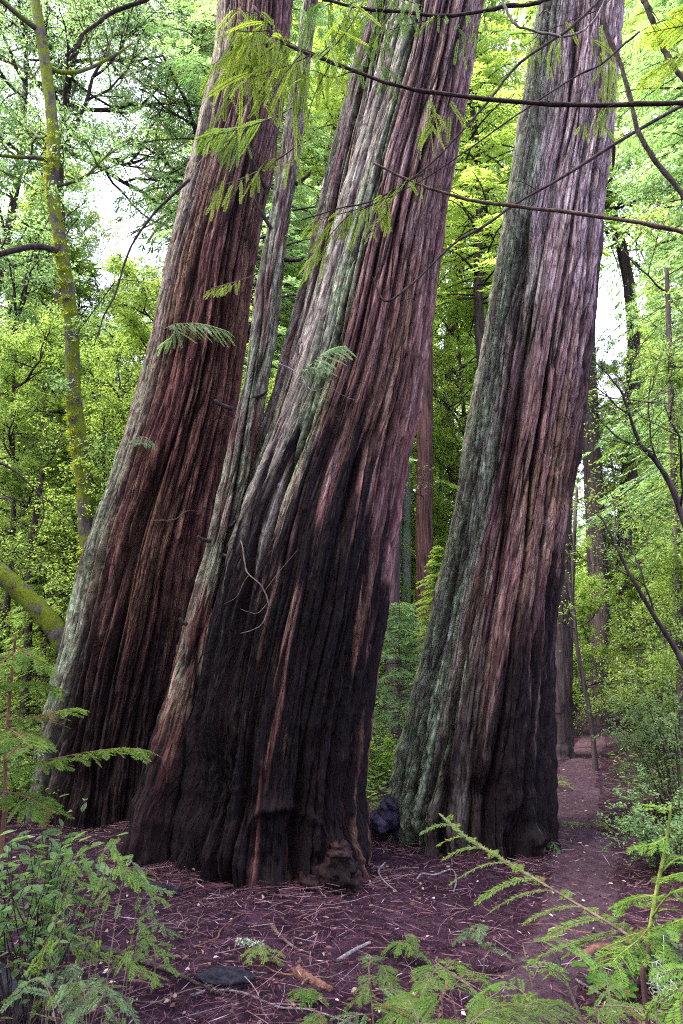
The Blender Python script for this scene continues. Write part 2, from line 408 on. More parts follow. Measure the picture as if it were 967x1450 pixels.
def giant_trunk(rows, Yc, zbot, zvis, ztop, nu, nv, seed, maskf, furf=None, twist=.0, lobes=.05, extra=None, depth_lean=0.0):
    az, ax, ar = trunk_axis(rows, Yc, zbot, ztop)
    zz = np.r_[np.linspace(zbot, zvis, nv), np.linspace(zvis, ztop, 50)[1:]]
    fine = np.linspace(zbot, ztop, 2600)
    cx = np.interp(zz, fine, smooth1(np.interp(fine, az, ax), 101)); rr = np.interp(zz, fine, smooth1(np.interp(fine, az, ar), 101))
    th = np.arange(nu) * 2 * PI / nu
    TH, Z = np.meshgrid(th, zz); RR = rr[:, None]
    Rm = float(np.interp(2.5, zz, rr)); circ = 2 * PI * Rm
    per = lambda cell: max(3, int(round(circ / cell)))
    warp = .030 * pnoise(TH / (2 * PI) * 5, Z * .35, 5, seed + 1) + .014 * pnoise(TH / (2 * PI) * 14, Z * 1.2, 14, seed + 2)
    t = (TH + warp + twist * Z) / (2 * PI)
    s = np.sin(TH)                                    # -1 left edge .. +1 right edge as seen from the front
    front = -np.cos(TH)
    fa = 1.0 if furf is None else furf(s, Z)
    lowf = pnoise(t * per(.45), Z * .6, per(.45), seed + 12)
    n1 = pnoise(t * per(.29), Z * .16, per(.24), seed + 3)
    n2 = pnoise(t * per(.10) + .12 * lowf, Z * .55, per(.10), seed + 4)
    n3 = pnoise(t * per(.045), Z * 1.8, per(.045), seed + 5)
    n4 = pnoise(t * per(.020), Z * 4.5, per(.020), seed + 6)
    n5 = pnoise(t * per(.05), Z * 3.0, per(.05), seed + 7)
    w1 = .095 + .06 * np.clip(lowf, -1, 1); w2 = .10 + .07 * np.clip(pnoise(t * per(.2), Z * .9, per(.2), seed + 13), -.8, 1)
    f1 = np.exp(-np.abs(n1 / w1)**1.5); f2 = np.exp(-np.abs(n2 / w2)**1.4); f3 = np.exp(-np.abs(n3 / .12)**1.4)
    plate = sstep(.10, .22, n5 + .6 * n4)
    n8 = pnoise(t * per(.13) + .06 * n4, Z * .42 + .10 * n3, per(.13), seed + 21); n9 = pnoise(t * per(.07) + .05 * n4, Z * 1.1 + .15 * n3, per(.07), seed + 22)
    strip = .6 * sstep(-.02, .05, n8) + .4 * sstep(.05, .11, n9)          # torn strips lying over one another
    h0_ = .045 * sstep(1.7, .2, Z) * pnoise(t * per(.24), Z * 3.0, per(.24), seed + 31) + .02 * sstep(2.2, .4, Z) * pnoise(t * per(.10), Z * 7, per(.10), seed + 32)
    big_ = .55 + .9 * sstep(-.3, .4, pnoise(t * per(.33), Z * .35, per(.33), seed + 17))
    fa = fa * big_
    h = h0_ - .115 * fa * f1 - .050 * fa * f2 - .016 * f3 + .009 * n4 - .012 * plate + .034 * strip + .030 * fa * pnoise(t * per(.4), Z * .14, per(.4), seed + 8) + .022 * lowf + .012 * pnoise(t * per(.07), Z * 1.4, per(.07), seed + 18)
    base = sstep(2.0, 0.0, Z)
    lob = lobes * pnoise(t * 5, Z * .12, 5, seed + 9) + (.5 * lobes + .13 * base) * pnoise(t * 9, Z * .30, 9, seed + 10)
    h = h * np.clip(RR / Rm, .5, 1.3) * (.6 + .4 * min(1, Rm / .6))
    if extra is not None: h = h + extra(s, front, Z, TH)
    foot = np.exp(-np.clip(Z + .02, 0, 9) / .20)
    rad = RR * (1 + lob + foot * (.04 + .30 * np.clip(pnoise(t * 11, Z * .3, 11, seed + 15), -.12, 1) + .10 * pnoise(t * 26, Z * 2.5, 26, seed + 16))) + h
    X = cx[:, None] + rad * s
    Yv = Yc + depth_lean * Z - rad * front
    V = np.stack([X, Yv, Z], -1).reshape(-1, 3)
    nr = len(zz)
    i = np.arange(nr - 1)[:, None] * nu; j = np.arange(nu)[None, :]; j2 = (j + 1) % nu
    F = np.stack([i + j, i + j2, i + nu + j2, i + nu + j], -1).reshape(-1, 4)
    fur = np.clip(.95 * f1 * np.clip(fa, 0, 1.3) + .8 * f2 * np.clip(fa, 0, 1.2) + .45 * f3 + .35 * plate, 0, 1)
    char, lich, weat = maskf(s, front, Z, t, n1, n2, per)
    mask = np.stack([np.clip(char, 0, 1), np.clip(lich, 0, 1), np.clip(weat, 0, 1), strip], -1)
    bk = np.stack([t * circ, Z, np.zeros_like(Z) + seed], -1)
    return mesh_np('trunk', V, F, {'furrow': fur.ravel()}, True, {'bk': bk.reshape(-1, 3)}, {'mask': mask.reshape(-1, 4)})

Y1, Y2, Y3, Y4 = 8.5, 6.35, 7.35, 6.45
zp = lambda py, Y: P(483, py, Y)[2]

ROWS1 = [(-60, 322, 418), (0, 312, 412), (100, 303, 404), (200, 281, 394), (300, 256, 372), (400, 231, 356), (483, 214, 349), (583, 191, 336), (683, 156, 320),
         (783, 122, 300), (883, 101, 285), (966, 80, 272), (1050, 60, 262), (1130, 46, 256), (1180, 38, 254)]
ROWS2 = [(-60, 566, 694), (0, 552, 683), (100, 534, 666), (200, 508, 650), (300, 478, 632), (400, 452, 616), (483, 432, 604), (583, 402, 590), (683, 362, 570),
         (783, 326, 557), (883, 302, 545), (966, 286, 527), (1050, 272, 520), (1150, 262, 513), (1250, 258, 514)]
ROWS2B = [(-60, 540, 590), (0, 522, 580), (100, 499, 556), (200, 472, 545), (300, 444, 530), (400, 424, 516), (483, 404, 500), (583, 378, 480), (683, 342, 455),
          (783, 308, 425), (883, 290, 410), (966, 280, 400), (1050, 270, 395), (1200, 262, 390)]
ROWS3 = [(-60, 776, 886), (0, 766, 880), (100, 750, 874), (200, 735, 868), (300, 716, 851), (400, 700, 843), (483, 684, 834), (583, 666, 823), (683, 648, 808),
         (783, 630, 794), (883, 609, 780), (966, 587, 776), (1050, 563, 773), (1150, 549, 769), (1215, 550, 772)]
ROWS4 = [(-60, 440, 460), (0, 430, 450), (110, 414, 436), (200, 400, 427), (300, 385, 413), (400, 366, 399), (483, 356, 389), (583, 335, 369), (683, 315, 350),
         (783, 292, 327), (883, 263, 306), (966, 240, 300), (1050, 213, 288), (1150, 180, 268), (1240, 168, 258)]
def base_of(rows, Yc):
    py, l, r = rows[-1]; a, c = P(l, py, Yc), P(r, py, Yc)
    return ((a[0] + c[0]) / 2, Yc, (c[0] - a[0]) / 2)
for rws, yy in ((ROWS1, Y1), (ROWS2, Y2), (ROWS3, Y3), (ROWS4, Y4)): BASES.append(base_of(rws, yy))

def streaks(t, Z, per, cell, zs, seed):
    return pnoise(t * per(cell), Z * zs, per(cell), seed)

def mask1(s, front, Z, t, n1, n2, per):
    st = streaks(t, Z, per, .16, .5, 71) ; st2 = streaks(t, Z, per, .05, 1.6, 72)
    zc = np.interp(s, [-1, -.6, -.2, .3, 1], [zp(1010, Y1), zp(1000, Y1), zp(930, Y1), zp(900, Y1), zp(880, Y1)])
    char = sstep(.8, -.5, (Z - zc) + .9 * st + .35 * st2) * .92
    left = sstep(-.30, -.62, s + .14 * st)
    lich = left * (.45 + .6 * sstep(zp(560, Y1), zp(760, Y1), Z) + .35 * st2) * .8
    lich = np.maximum(lich, .5 * sstep(.25, .55, st) * sstep(-.05, -.5, s))
    weat = left * .38 + .04 + .28 * sstep(zp(480, Y1), zp(150, Y1), Z)
    return char * (1 - .55 * left), lich, weat

def mask2(s, front, Z, t, n1, n2, per):
    st = streaks(t, Z, per, .15, .45, 81); st2 = streaks(t, Z, per, .045, 1.3, 82); st3 = streaks(t, Z, per, .3, .5, 83)
    zc = np.interp(s, [-1, -.6, -.3, 0, .3, .7, 1], [zp(740, Y2), zp(760, Y2), zp(740, Y2), zp(700, Y2), zp(670, Y2), zp(740, Y2), zp(860, Y2)])
    char = sstep(.32, -.28, (Z - zc) + 1.25 * st + .8 * st2)
    rem = sstep(.15, .40, streaks(t, Z, per, .24, .40, 84) + .55 * st2 + .15 * st3) * sstep(zp(640, Y2), zp(850, Y2), Z) * sstep(-.62, -.30, s)    # red wood left between burnt strips
    char = char * (1 - .80 * rem)
    left = sstep(-.30, -.55, s + .16 * st)
    band = np.exp(-((s + .42 + .18 * st3) / .15)**2) * sstep(zp(800, Y2), zp(600, Y2), Z)
    lich = np.clip(band * 1.0 + left * (.35 + .4 * st), 0, 1) * sstep(zp(980, Y2), zp(720, Y2), Z)
    weat = (left * .6 + .10 + .25 * sstep(.1, .5, st2)) * sstep(zp(1000, Y2), zp(760, Y2), Z) + .34 * sstep(zp(620, Y2), zp(100, Y2), Z)
    return char, lich, weat

def mask2b(s, front, Z, t, n1, n2, per):
    st = streaks(t, Z, per, .12, .5, 91); st2 = streaks(t, Z, per, .04, 1.5, 92)
    char = sstep(.7, -.5, Z - zp(660, Y2) + .9 * st + .3 * st2)
    lich = np.clip(.38 + .9 * st, 0, .9) * sstep(zp(900, Y2), zp(700, Y2), Z)
    weat = np.clip(.62 + .9 * st2, 0, 1) * sstep(zp(900, Y2), zp(680, Y2), Z)
    return char, lich, weat

def mask3(s, front, Z, t, n1, n2, per):
    st = streaks(t, Z, per, .14, .45, 101); st2 = streaks(t, Z, per, .045, 1.5, 102)
    zc = np.interp(s, [-1, -.5, -.1, .25, .6, 1], [zp(1080, Y3), zp(1100, Y3), zp(1040, Y3), zp(930, Y3), zp(860, Y3), zp(760, Y3)])
    char = sstep(.8, -.7, (Z - zc) + 1.5 * st + .6 * st2)
    strip = sstep(.18, .36, streaks(t, Z, per, .17, .28, 104)) * sstep(.30, .5, s) * sstep(zp(420, Y3), zp(560, Y3), Z)
    strip2 = sstep(.78, .95, s + .1 * st2) * sstep(zp(250, Y3), zp(400, Y3), Z)
    char = np.maximum(char, .85 * np.maximum(strip, strip2))
    left = sstep(-.55, -.72, s + .16 * st)
    low = sstep(zp(850, Y3), zp(1000, Y3), Z) * sstep(.1, -.4, s + .3 * st)
    lich = np.clip(left * (.80 + .5 * st2) + low * (.5 + .6 * st) + .4 * sstep(.2, .5, st) * sstep(-.1, -.45, s), 0, 1)
    weat = left * .55 + .15 + 1.0 * sstep(zp(720, Y3), zp(200, Y3), Z) + .2 * sstep(.1, .5, st2)
    return char * (1 - .8 * lich), lich, weat

def gauss_at(px, py, Yc, rows, rad):
    """bump centre on a trunk given where the photo shows it: (lateral share, height, radius)"""
    py_, l, r = zip(*rows); xl = np.interp(py, py_, l); xr = np.interp(py, py_, r)
    return ((px - (xl + xr) / 2) / ((xr - xl) / 2), zp(py, Yc - .5), rad)

def bumps(lst, Rb):
    def f(s, front, Z, TH):
        h = 0
        for (s0, z0, rad), amp, lump in lst:
            d2 = (((s - s0) * Rb)**2 + (Z - z0)**2) / rad**2
            m = np.exp(-d2 * 1.4) * (front > -.1)
            if amp == 'arch':
                d = np.sqrt(((s - s0) * Rb)**2 + (Z - z0)**2)
                h = h + (.06 * np.exp(-((d - rad * (1 + .25 * pnoise(TH * 6, Z * 5, seed=48))) / .06)**2) * sstep(-.12, .05, Z - z0) - .06 * np.exp(-(d / (rad * .75))**4)) * (front > -.1) * (1 + .4 * pnoise(TH * 14, Z * 10, seed=47))
                continue
            h = h + amp * m * (1 + lump * pnoise(TH * 9, Z * 9, seed=44) + .6 * lump * pnoise(TH * 21, Z * 21, seed=45))
        return h
    return f

gA = thing('giant_redwood', 'huge leaning redwood at the left with green lichen on its left flank', 'tree', (BASES[0][0], Y1, 0), group='three giant leaning redwoods')
gB = thing('giant_redwood', 'huge leaning redwood in the middle, fire blackened up to half its height', 'tree', (BASES[1][0], Y2, 0), group='three giant leaning redwoods')
gC = thing('giant_redwood', 'huge leaning redwood at the right with a pale lichen edge, beside the path', 'tree', (BASES[2][0], Y3, 0), group='three giant leaning redwoods')
gD = thing('slender_tree', 'slender grey lichen-speckled trunk leaning between the left and middle giants', 'tree', (BASES[3][0], Y4, 0))

def put(name, me, mat, root):
    """a part whose mesh is in place coordinates, shifted to its thing's origin"""
    o = bpy.data.objects.new(name, me); COL.objects.link(o)
    if len(me.materials) == 0: me.materials.append(mat)
    o.parent = root
    o.location = -Vector(root.location)
    return o

furA = lambda s, Z: 1.0 + .35 * sstep(-.2, -.7, s)
furB = lambda s, Z: 1.0 + .9 * sstep(-.1, -.6, s) * sstep(zp(1000, Y2), zp(700, Y2), Z)
furC = lambda s, Z: .85 + .05 * sstep(-.4, -.8, s) + .3 * sstep(.3, .7, s)
exB = bumps([(gauss_at(470, 1225, Y2, ROWS2, .22), .16, .6), (gauss_at(402, 1190, Y2, ROWS2, .30), 'arch', 0),
             (gauss_at(320, 1110, Y2, ROWS2, .35), -.14, .2), (gauss_at(415, 1250, Y2, ROWS2, .15), .12, .4), (gauss_at(360, 1220, Y2, ROWS2, .2), .05, .4)], BASES[1][2])
exC = bumps([(gauss_at(600, 1150, Y3, ROWS3, .30), .13, .3), (gauss_at(660, 1120, Y3, ROWS3, .22), -.13, .3), (gauss_at(735, 1185, Y3, ROWS3, .17), .09, .5),
             (gauss_at(690, 1190, Y3, ROWS3, .2), -.04, .4)], BASES[2][2])
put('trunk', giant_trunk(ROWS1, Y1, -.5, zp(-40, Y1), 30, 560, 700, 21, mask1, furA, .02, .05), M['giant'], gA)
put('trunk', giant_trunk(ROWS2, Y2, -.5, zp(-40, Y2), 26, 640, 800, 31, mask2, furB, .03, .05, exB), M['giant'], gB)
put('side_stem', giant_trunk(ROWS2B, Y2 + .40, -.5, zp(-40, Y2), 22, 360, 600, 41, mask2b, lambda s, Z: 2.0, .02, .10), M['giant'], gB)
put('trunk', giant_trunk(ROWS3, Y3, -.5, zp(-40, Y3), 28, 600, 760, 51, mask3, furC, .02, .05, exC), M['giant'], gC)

def mask4(s, front, Z, t, n1, n2, per):
    st = streaks(t, Z, per, .09, 1.2, 111)
    char = sstep(.8, -.5, Z - zp(1020, Y4) + .9 * st) * .92
    lich = np.clip(.50 + 1.0 * st, 0, .85) * sstep(zp(1080, Y4), zp(840, Y4), Z)
    return char, lich, np.clip(.40 + .5 * st, 0, 1) * sstep(zp(980, Y4), zp(720, Y4), Z) + .2 * sstep(zp(700, Y4), zp(400, Y4), Z)
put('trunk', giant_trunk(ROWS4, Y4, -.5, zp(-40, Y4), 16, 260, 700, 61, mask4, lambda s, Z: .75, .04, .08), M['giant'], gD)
# snapped branch stubs on the slender trunk
for px, py, dx, dz, L, ln in ((427, 255, .8, .3, .12, 2), (412, 368, .8, -.3, .16, 3), (385, 325, -.6, .8, .35, 4), (372, 258, -.5, .9, .42, 5), (360, 562, .9, .05, .14, 1), (318, 575, -.8, .2, .1, 1),
                            (325, 745, .7, .2, .07, 1), (293, 765, -.9, .1, .09, 1), (315, 785, .5, -.3, .09, 1), (268, 885, -.8, .3, .1, 1)):
    a = P(px, py, Y4 - .08); m = MB()
    d = norm(np.array([dx, -.45, dz])); a0 = a - d * .08
    m.tube(spline([a0, a0 + d * (L * .6 + .08), a0 + d * (L + .08) + np.array([0, 0, .03])], 6), np.linspace(.024, .013, 6), 6)
    put('branch_stub', m.mesh('branch_stub', True), M['twig'], gD)

# burl at the foot of the right giant
def blob(center, rad, seed, rough=.18, n=36):
    u = np.linspace(0, PI, n); v = np.linspace(0, 2 * PI, n * 2, endpoint=False)
    U, Vv = np.meshgrid(u, v, indexing='ij')
    r = 1 + rough * pnoise(Vv / (2 * PI) * 6, U * 2.2, 6, seed) + .5 * rough * pnoise(Vv / (2 * PI) * 14, U * 5, 14, seed + 1)
    r = r * 1.0
    X = np.stack([np.sin(U) * np.cos(Vv), np.sin(U) * np.sin(Vv), np.cos(U)], -1) * r[..., None] * np.asarray(rad) + np.asarray(center)
    nu = n * 2; i = np.arange(n - 1)[:, None] * nu; j = np.arange(nu)[None]; j2 = (j + 1) % nu
    F = np.stack([i + j, i + nu + j, i + nu + j2, i + j2], -1).reshape(-1, 4)
    return X.reshape(-1, 3), F
m = MB()
for (px, py, rx, rz, sd) in ((556, 1152, .19, .16, 1), (534, 1163, .11, .10, 2), (552, 1137, .09, .07, 3), (566, 1178, .14, .12, 4)):
    V, F = blob(P(px + 4, py, Y3 - .12), (rx, .24, rz), 200 + sd, .10); m.add(V, F, .5)
bo = put('burl', m.mesh('burl', True), M['burl'], gC); bo['label'] = 'dark purplish knobbly burl'

m = MB()
for (px, py, rx, rz, sd, dy) in ((472, 1232, .16, .15, 5, .10), (440, 1252, .12, .10, 6, .06), (497, 1248, .09, .12, 7, .12), (480, 1205, .09, .08, 8, .08)):
    V, F = blob(P(px, py, Y2 - BASES[1][2] * .93 + dy), (rx, .14, rz), 220 + sd, .30); m.add(V, F, .5)
M['foot_burl'] = mat_bark('burnt_burl_wood', (.004, .003, .004), (.040, .020, .020), None, 0, 14, .6)
bo = put('burl', m.mesh('burl', True), M['foot_burl'], gB); bo['label'] = 'burnt knobbly burl at ground level'

# ------------------------------------------------------------------ ground and path
def sinhgrid(lo, hi, c, k, n):
    a, bb = np.arcsinh((lo - c) / k), np.arcsinh((hi - c) / k)
    return c + k * np.sinh(np.linspace(a, bb, n))
gx = sinhgrid(-400, 400, .5, 2.2, 420); gy = sinhgrid(-60, 600, 5.5, 2.2, 420)
GX, GY = np.meshgrid(gx, gy)
GZ = terr(GX, GY) + np.where(np.hypot(GX, GY - 5) < 14, .012 * pnoise(GX * 7, GY * 7, seed=8) + .008 * pnoise(GX * 17, GY * 17, seed=9), 0)
nu = len(gx); i = np.arange(len(gy) - 1)[:, None] * nu; j = np.arange(nu - 1)[None]
F = np.stack([i + j, i + j + 1, i + nu + j + 1, i + nu + j], -1).reshape(-1, 4)
go = obj('ground', mesh_np('ground', np.stack([GX, GY, GZ], -1).reshape(-1, 3), F), M['ground']); tag(go, kind='structure')
py_ = np.r_[np.linspace(-8, 2, 40), np.linspace(2.05, 14, 300), np.linspace(14.3, 45, 120)]
w_ = np.linspace(-1, 1, 26)
PW, PY = np.meshgrid(w_, py_)
hw = .34 + .10 * pnoise(PY * .9, PY * 0 + np.sign(PW) * 3, seed=14) + .05 * pnoise(PY * 4, PY * 0 + np.sign(PW) * 5, seed=15)
PX = path_x(PY) + PW * hw
PZ = terr(PX, PY) + .022 - .05 * np.abs(PW)**6 + np.where(PY < 14, .006 * pnoise(PX * 9, PY * 9, seed=16), 0)
nu = len(w_); i = np.arange(len(py_) - 1)[:, None] * nu; j = np.arange(nu - 1)[None]
F = np.stack([i + j, i + j + 1, i + nu + j + 1, i + nu + j], -1).reshape(-1, 4)
po = obj('path', mesh_np('path', np.stack([PX, PY, PZ], -1).reshape(-1, 3), F), M['path']); tag(po, kind='structure')

def scatter(n, y0, y1, wide=.62, pw=1.0):
    y = y0 + (y1 - y0) * rng.random(n)**pw
    x = (rng.random(n) * 2 - 1) * (y * wide + 1.2)
    return x, y
def clear_of_trunks(x, y, k=.92):
    ok = np.ones(len(x), bool)
    for bx, by, br in BASES: ok &= np.hypot(x - bx, y - by) > br * k
    return ok

x, y = scatter(70000, 2.4, 13, .62, 1.35); ok = clear_of_trunks(x, y); x, y = x[ok], y[ok]
n = len(x); L = rng.gamma(2.2, .028, n) + .015; a = rng.random(n) * 2 * PI
O = np.stack([x, y, terr(x, y) + .006 + .022 * rng.random(n)], -1)
Dv = np.stack([np.cos(a), np.sin(a), .18 * rng.standard_normal(n)], -1)
m = MB(); m.leaves(O, Dv, np.array([0, 0, 1.]) + .5 * rng.standard_normal((n, 3)), L, .003 + .005 * rng.random(n)**2, np.clip(.45 + .27 * rng.standard_normal(n), 0, 1))
tag(obj('needle_litter', m.mesh('needle_litter'), M['litter']), kind='stuff')
m = MB(); g = np.random.default_rng(17)
for k in range(6500):
    if k % 3 == 0:
        bx, by, br = BASES[k % 4]; a = PI + PI * g.random(); r = br * (1.0 + .5 * g.random()**2); xk, yk = bx + r * math.cos(a), by + r * math.sin(a)
    else:
        yk = 2.8 + 7.5 * g.random()**1.3; xk = (g.random() * 2 - 1) * (yk * .55 + .4)
    if not clear_of_trunks(np.array([xk]), np.array([yk]))[0]: continue
    if abs(xk - path_x(yk)) < .38 and g.random() < .75: continue
    L = g.gamma(2.5, .055) + .03; a = g.random() * 2 * PI; q = np.linspace(-.5, .5, 5); cv = g.normal() * .25
    X = xk + L * (q * math.cos(a) - cv * q * q * math.sin(a)); Y = yk + L * (q * math.sin(a) + cv * q * q * math.cos(a))
    m.tube(np.stack([X, Y, float(terr(xk, yk)) + .012 + .03 * g.random() + .06 * L * g.normal() * q], -1), .0011 + .0016 * g.random()**2, 3, min(1, max(0, .55 + .27 * g.standard_normal())))
tag(obj('twig_litter', m.mesh('twig_litter'), M['litter']), kind='stuff')
x, y = scatter(4200, 2.6, 14, .62, 1.3); ok = clear_of_trunks(x, y); x, y = x[ok], y[ok]; n = len(x)
a = rng.random(n) * 2 * PI
m = MB(); m.leaves(np.stack([x, y, terr(x, y) + .02 + .015 * rng.random(n)], -1), np.stack([np.cos(a), np.sin(a), .2 * rng.standard_normal(n)], -1),
                   np.array([0, 0, 1.]) + .45 * rng.standard_normal((n, 3)), .02 + .035 * rng.random(n), .010 + .016 * rng.random(n), rng.random(n)**2.2, .15)
tag(obj('fallen_leaves', m.mesh('fallen_leaves'), M['leaflitter']), kind='stuff')

# ------------------------------------------------------------------ foliage makers
def rot_about(v, k, a):
    """rotate vectors v about unit axes k by angles a"""
    a = np.asarray(a)[..., None]; k = np.broadcast_to(k, v.shape)
    return v * np.cos(a) + np.cross(k, v) * np.sin(a) + k * (np.sum(k * v, -1, keepdims=True)) * (1 - np.cos(a))

def conifer(seed, H, h0, Lmax, nbr, leafL=.085, leafW=.017, droop=.35, M_=14, K=7, r0=.12, pw=.75, limbs=True, hang=.25):
    g = np.random.default_rng(seed); lv = MB(); tk = MB()
    zt = np.linspace(-.3, H, 22)
    sway = np.stack([.012 * H * np.sin(zt * .5 + seed), .012 * H * np.cos(zt * .4 + seed * 2), zt], -1)
    tk.tube(sway, np.clip(r0 * (1 - zt / H)**.8, .012, None) * np.where(zt < .3, 1.25, 1.0), 12, .5, .03)
    for i in range(nbr):
        t = (i + g.random()) / nbr
        z = h0 + (H - h0) * t
        L = Lmax * (1 - t)**pw * (.55 + .55 * g.random()) + .25
        az = i * 2.39996 + g.normal() * .35
        d = np.array([math.cos(az), math.sin(az), 0.0]); side = np.array([-d[1], d[0], 0.0])
        c0 = np.array([np.interp(z, zt, sway[:, 0]), np.interp(z, zt, sway[:, 1]), z])
        s = np.linspace(.12, 1, M_) ; rise = g.normal(.12, .12)
        def pt(q): return c0 + d * (L * q)[:, None] + np.array([0, 0, 1.0]) * (L * (rise * q - droop * q * q))[:, None] + side * (L * .08 * np.sin(q * 3 + i))[:, None]
        if limbs:
            q = np.linspace(0, 1, 6); tk.tube(pt(q), np.linspace(.011 * L + .004, .003, 6), 4)
        sg = np.where(np.arange(M_) % 2, 1.0, -1.0)
        bp = pt(s)
        bl = (.42 * L * (1.05 - s) + .14) * (.7 + .5 * g.random(M_))
        ang = sg * (0.95 + .2 * g.standard_normal(M_))
        bd = d * np.cos(ang)[:, None] + side * np.sin(ang)[:, None] + np.array([0, 0, 1.0]) * (-.12 - hang * g.random(M_))[:, None]
        bd = norm(bd)
        q = (np.arange(K) + .5) / K
        pos = bp[:, None, :] + bd[:, None, :] * (bl[:, None] * q)[..., None]
        pos[..., 2] -= (bl[:, None] * q * q) * .22
        up = np.array([0, 0, 1.0])
        sd2 = norm(np.cross(bd, up))
        for sgn in (-1, 1):
            dd = bd[:, None, :] * .75 + sgn * sd2[:, None, :] * .66 + g.standard_normal((M_, K, 3)) * .16
            dd[..., 2] -= hang * .9
            nn = up + g.standard_normal((M_, K, 3)) * .33
            ll = leafL * (.65 + .7 * g.random((M_, K)))
            # leaf tint varies by branch and by leaf
            rr = np.clip(.5 + .20 * g.normal() + .20 * g.standard_normal((M_, K)) + .15 * q[None, :], 0, 1)
            lv.leaves(pos.reshape(-1, 3), dd.reshape(-1, 3), nn.reshape(-1, 3), ll.ravel(), leafW * (.8 + .5 * g.random(M_ * K)), rr.ravel(), 0, .5)
    return tk, lv

def leafy_limb(g, tk, lv, p0, d0, L, r, depth, leafL, leafW, nleaf, flat=.55, spread=.95):
    """a limb that forks; leaves in flattened tufts at its ends"""
    n = 7; pts = [np.array(p0, float)]; d = norm(d0)
    for k in range(n - 1):
        d = norm(d + g.standard_normal(3) * .16 + np.array([0, 0, .05])); pts.append(pts[-1] + d * L / (n - 1))
    pts = np.array(pts)
    tk.tube(pts, np.linspace(r, r * .45, n), 5 if r < .03 else 7)
    if depth > 0:
        for k in range(g.integers(3, 5)):
            f = .35 + .65 * (k + g.random()) / 4; q = pts[min(n - 1, int(f * (n - 1)))]
            dd = norm(d + g.standard_normal(3) * .75 * np.array([1, 1, .55]) + np.array([0, 0, .08]))
            leafy_limb(g, tk, lv, q, dd, L * (.5 + .2 * g.random()), r * .5, depth - 1, leafL, leafW, nleaf, flat, spread)
    else:
        tint = .5 + .2 * g.normal()
        m = nleaf; nt_ = 12
        td = norm(d * .6 + g.standard_normal((nt_, 3)) * np.array([1, 1, flat]) * .95 - np.array([0, 0, .08])); tl = L * spread * (.35 + .75 * g.random(nt_)); ti_ = g.integers(1, n, nt_)
        for q in range(0, nt_, 2):
            tk.tube(np.array([pts[ti_[q]], pts[ti_[q]] + td[q] * tl[q] * .5, pts[ti_[q]] + td[q] * tl[q] - np.array([0, 0, .12 * tl[q]])]), r * .3 + .001, 3)
        k_ = g.integers(0, nt_, m); f_ = g.random(m)[:, None]
        O = pts[ti_[k_]] + td[k_] * tl[k_][:, None] * f_ - np.array([0, 0, 1.0]) * (.15 * tl[k_][:, None]) * f_**2 + g.standard_normal((m, 3)) * (leafL * .45)
        Dd = td[k_] * .8 + g.standard_normal((m, 3)) * np.array([1, 1, .6]) * .75
        Dd[:, 2] -= .25
        lv.leaves(O, Dd, np.array([0, 0, 1.0]) + g.standard_normal((m, 3)) * .55, leafL * (.6 + .7 * g.random(m)), leafW * (.7 + .5 * g.random(m)), np.clip(tint + .22 * g.standard_normal(m), 0, 1), 0, .5)

def broadleaf(seed, H, h0, Rc, nlimb, leafL=.075, leafW=.03, nleaf=34, r0=.09, lean=(0, 0), depth=2):
    g = np.random.default_rng(seed); tk = MB(); lv = MB()
    zt = np.linspace(-.3, H, 16)
    ax = np.stack([lean[0] * zt + .15 * np.sin(zt * .7 + seed), lean[1] * zt + .12 * np.cos(zt * .6 + seed), zt], -1)
    tk.tube(ax, np.clip(r0 * (1 - .8 * zt / H), .012, None), 10, .5, .03)
    for i in range(nlimb):
        t = (i + g.random()) / nlimb; z = h0 + (H - h0) * t
        c0 = np.array([np.interp(z, zt, ax[:, 0]), np.interp(z, zt, ax[:, 1]), z]); az = i * 2.39996 + g.normal() * .4
        L = Rc * (.45 + .45 * g.random()) * (1 - .45 * t)
        leafy_limb(g, tk, lv, c0, (math.cos(az), math.sin(az), .25 + .3 * g.normal()), L, .02 * L + .004, depth, leafL, leafW, nleaf)
    return tk, lv

LIB = {}
def lib(key, maker):
    if key not in LIB:
        tk, lv = maker(); LIB[key] = (tk.mesh('trunk', True), lv.mesh('crown'))
    return LIB[key]

def tree(name, label, key, maker, px, Y, fol, bark, rz=0., scale=1.0, group=None, tilt=(0, 0), z_off=0.0):
    p = P(px, 930, Y); x = p[0]; z = float(terr(x, Y)) - .05 + z_off
    tk, lv = lib(key, maker)
    r = thing(name, label, 'tree', (x, Y, z), rz, group, scale); r.rotation_euler = (tilt[0], tilt[1], rz)
    ot = bpy.data.objects.new('trunk', tk); oc = bpy.data.objects.new('crown', lv)
    for o, mt in ((ot, bark), (oc, fol)):
        COL.objects.link(o); o.parent = r
        if len(o.data.materials) == 0: o.data.materials.append(mt)
        o.material_slots[0].link = 'OBJECT'; o.material_slots[0].material = mt
    return r

# kinds of background tree
CON_A = ('conA', lambda: conifer(1, 15, .8, 3.2, 190, .12, .028, .32, 17, 13, .15))
CON_B = ('conB', lambda: conifer(2, 11, .4, 2.8, 150, .13, .032, .38, 15, 10, .10))
CON_C = ('conC', lambda: conifer(3, 30, 1.5, 4.2, 300, .14, .034, .40, 17, 13, .30, .5))
CON_D = ('conD', lambda: conifer(5, 26, 5.0, 4.6, 230, .14, .033, .50, 17, 13, .24, .45))
CON_H = ('conH', lambda: conifer(6, 27, 11.0, 3.4, 170, .17, .042, .45, 16, 10, .20, .45))
BRO_H = ('broH', lambda: broadleaf(16, 23, 14.0, 4.6, 34, .070, .031, 200, .17))
CON_S = ('conS', lambda: conifer(4, 4.2, .15, 1.5, 90, .075, .017, .30, 14, 9, .045))
BRO_A = ('broA', lambda: broadleaf(11, 12, 1.2, 3.2, 30, .066, .030, 270, .13))
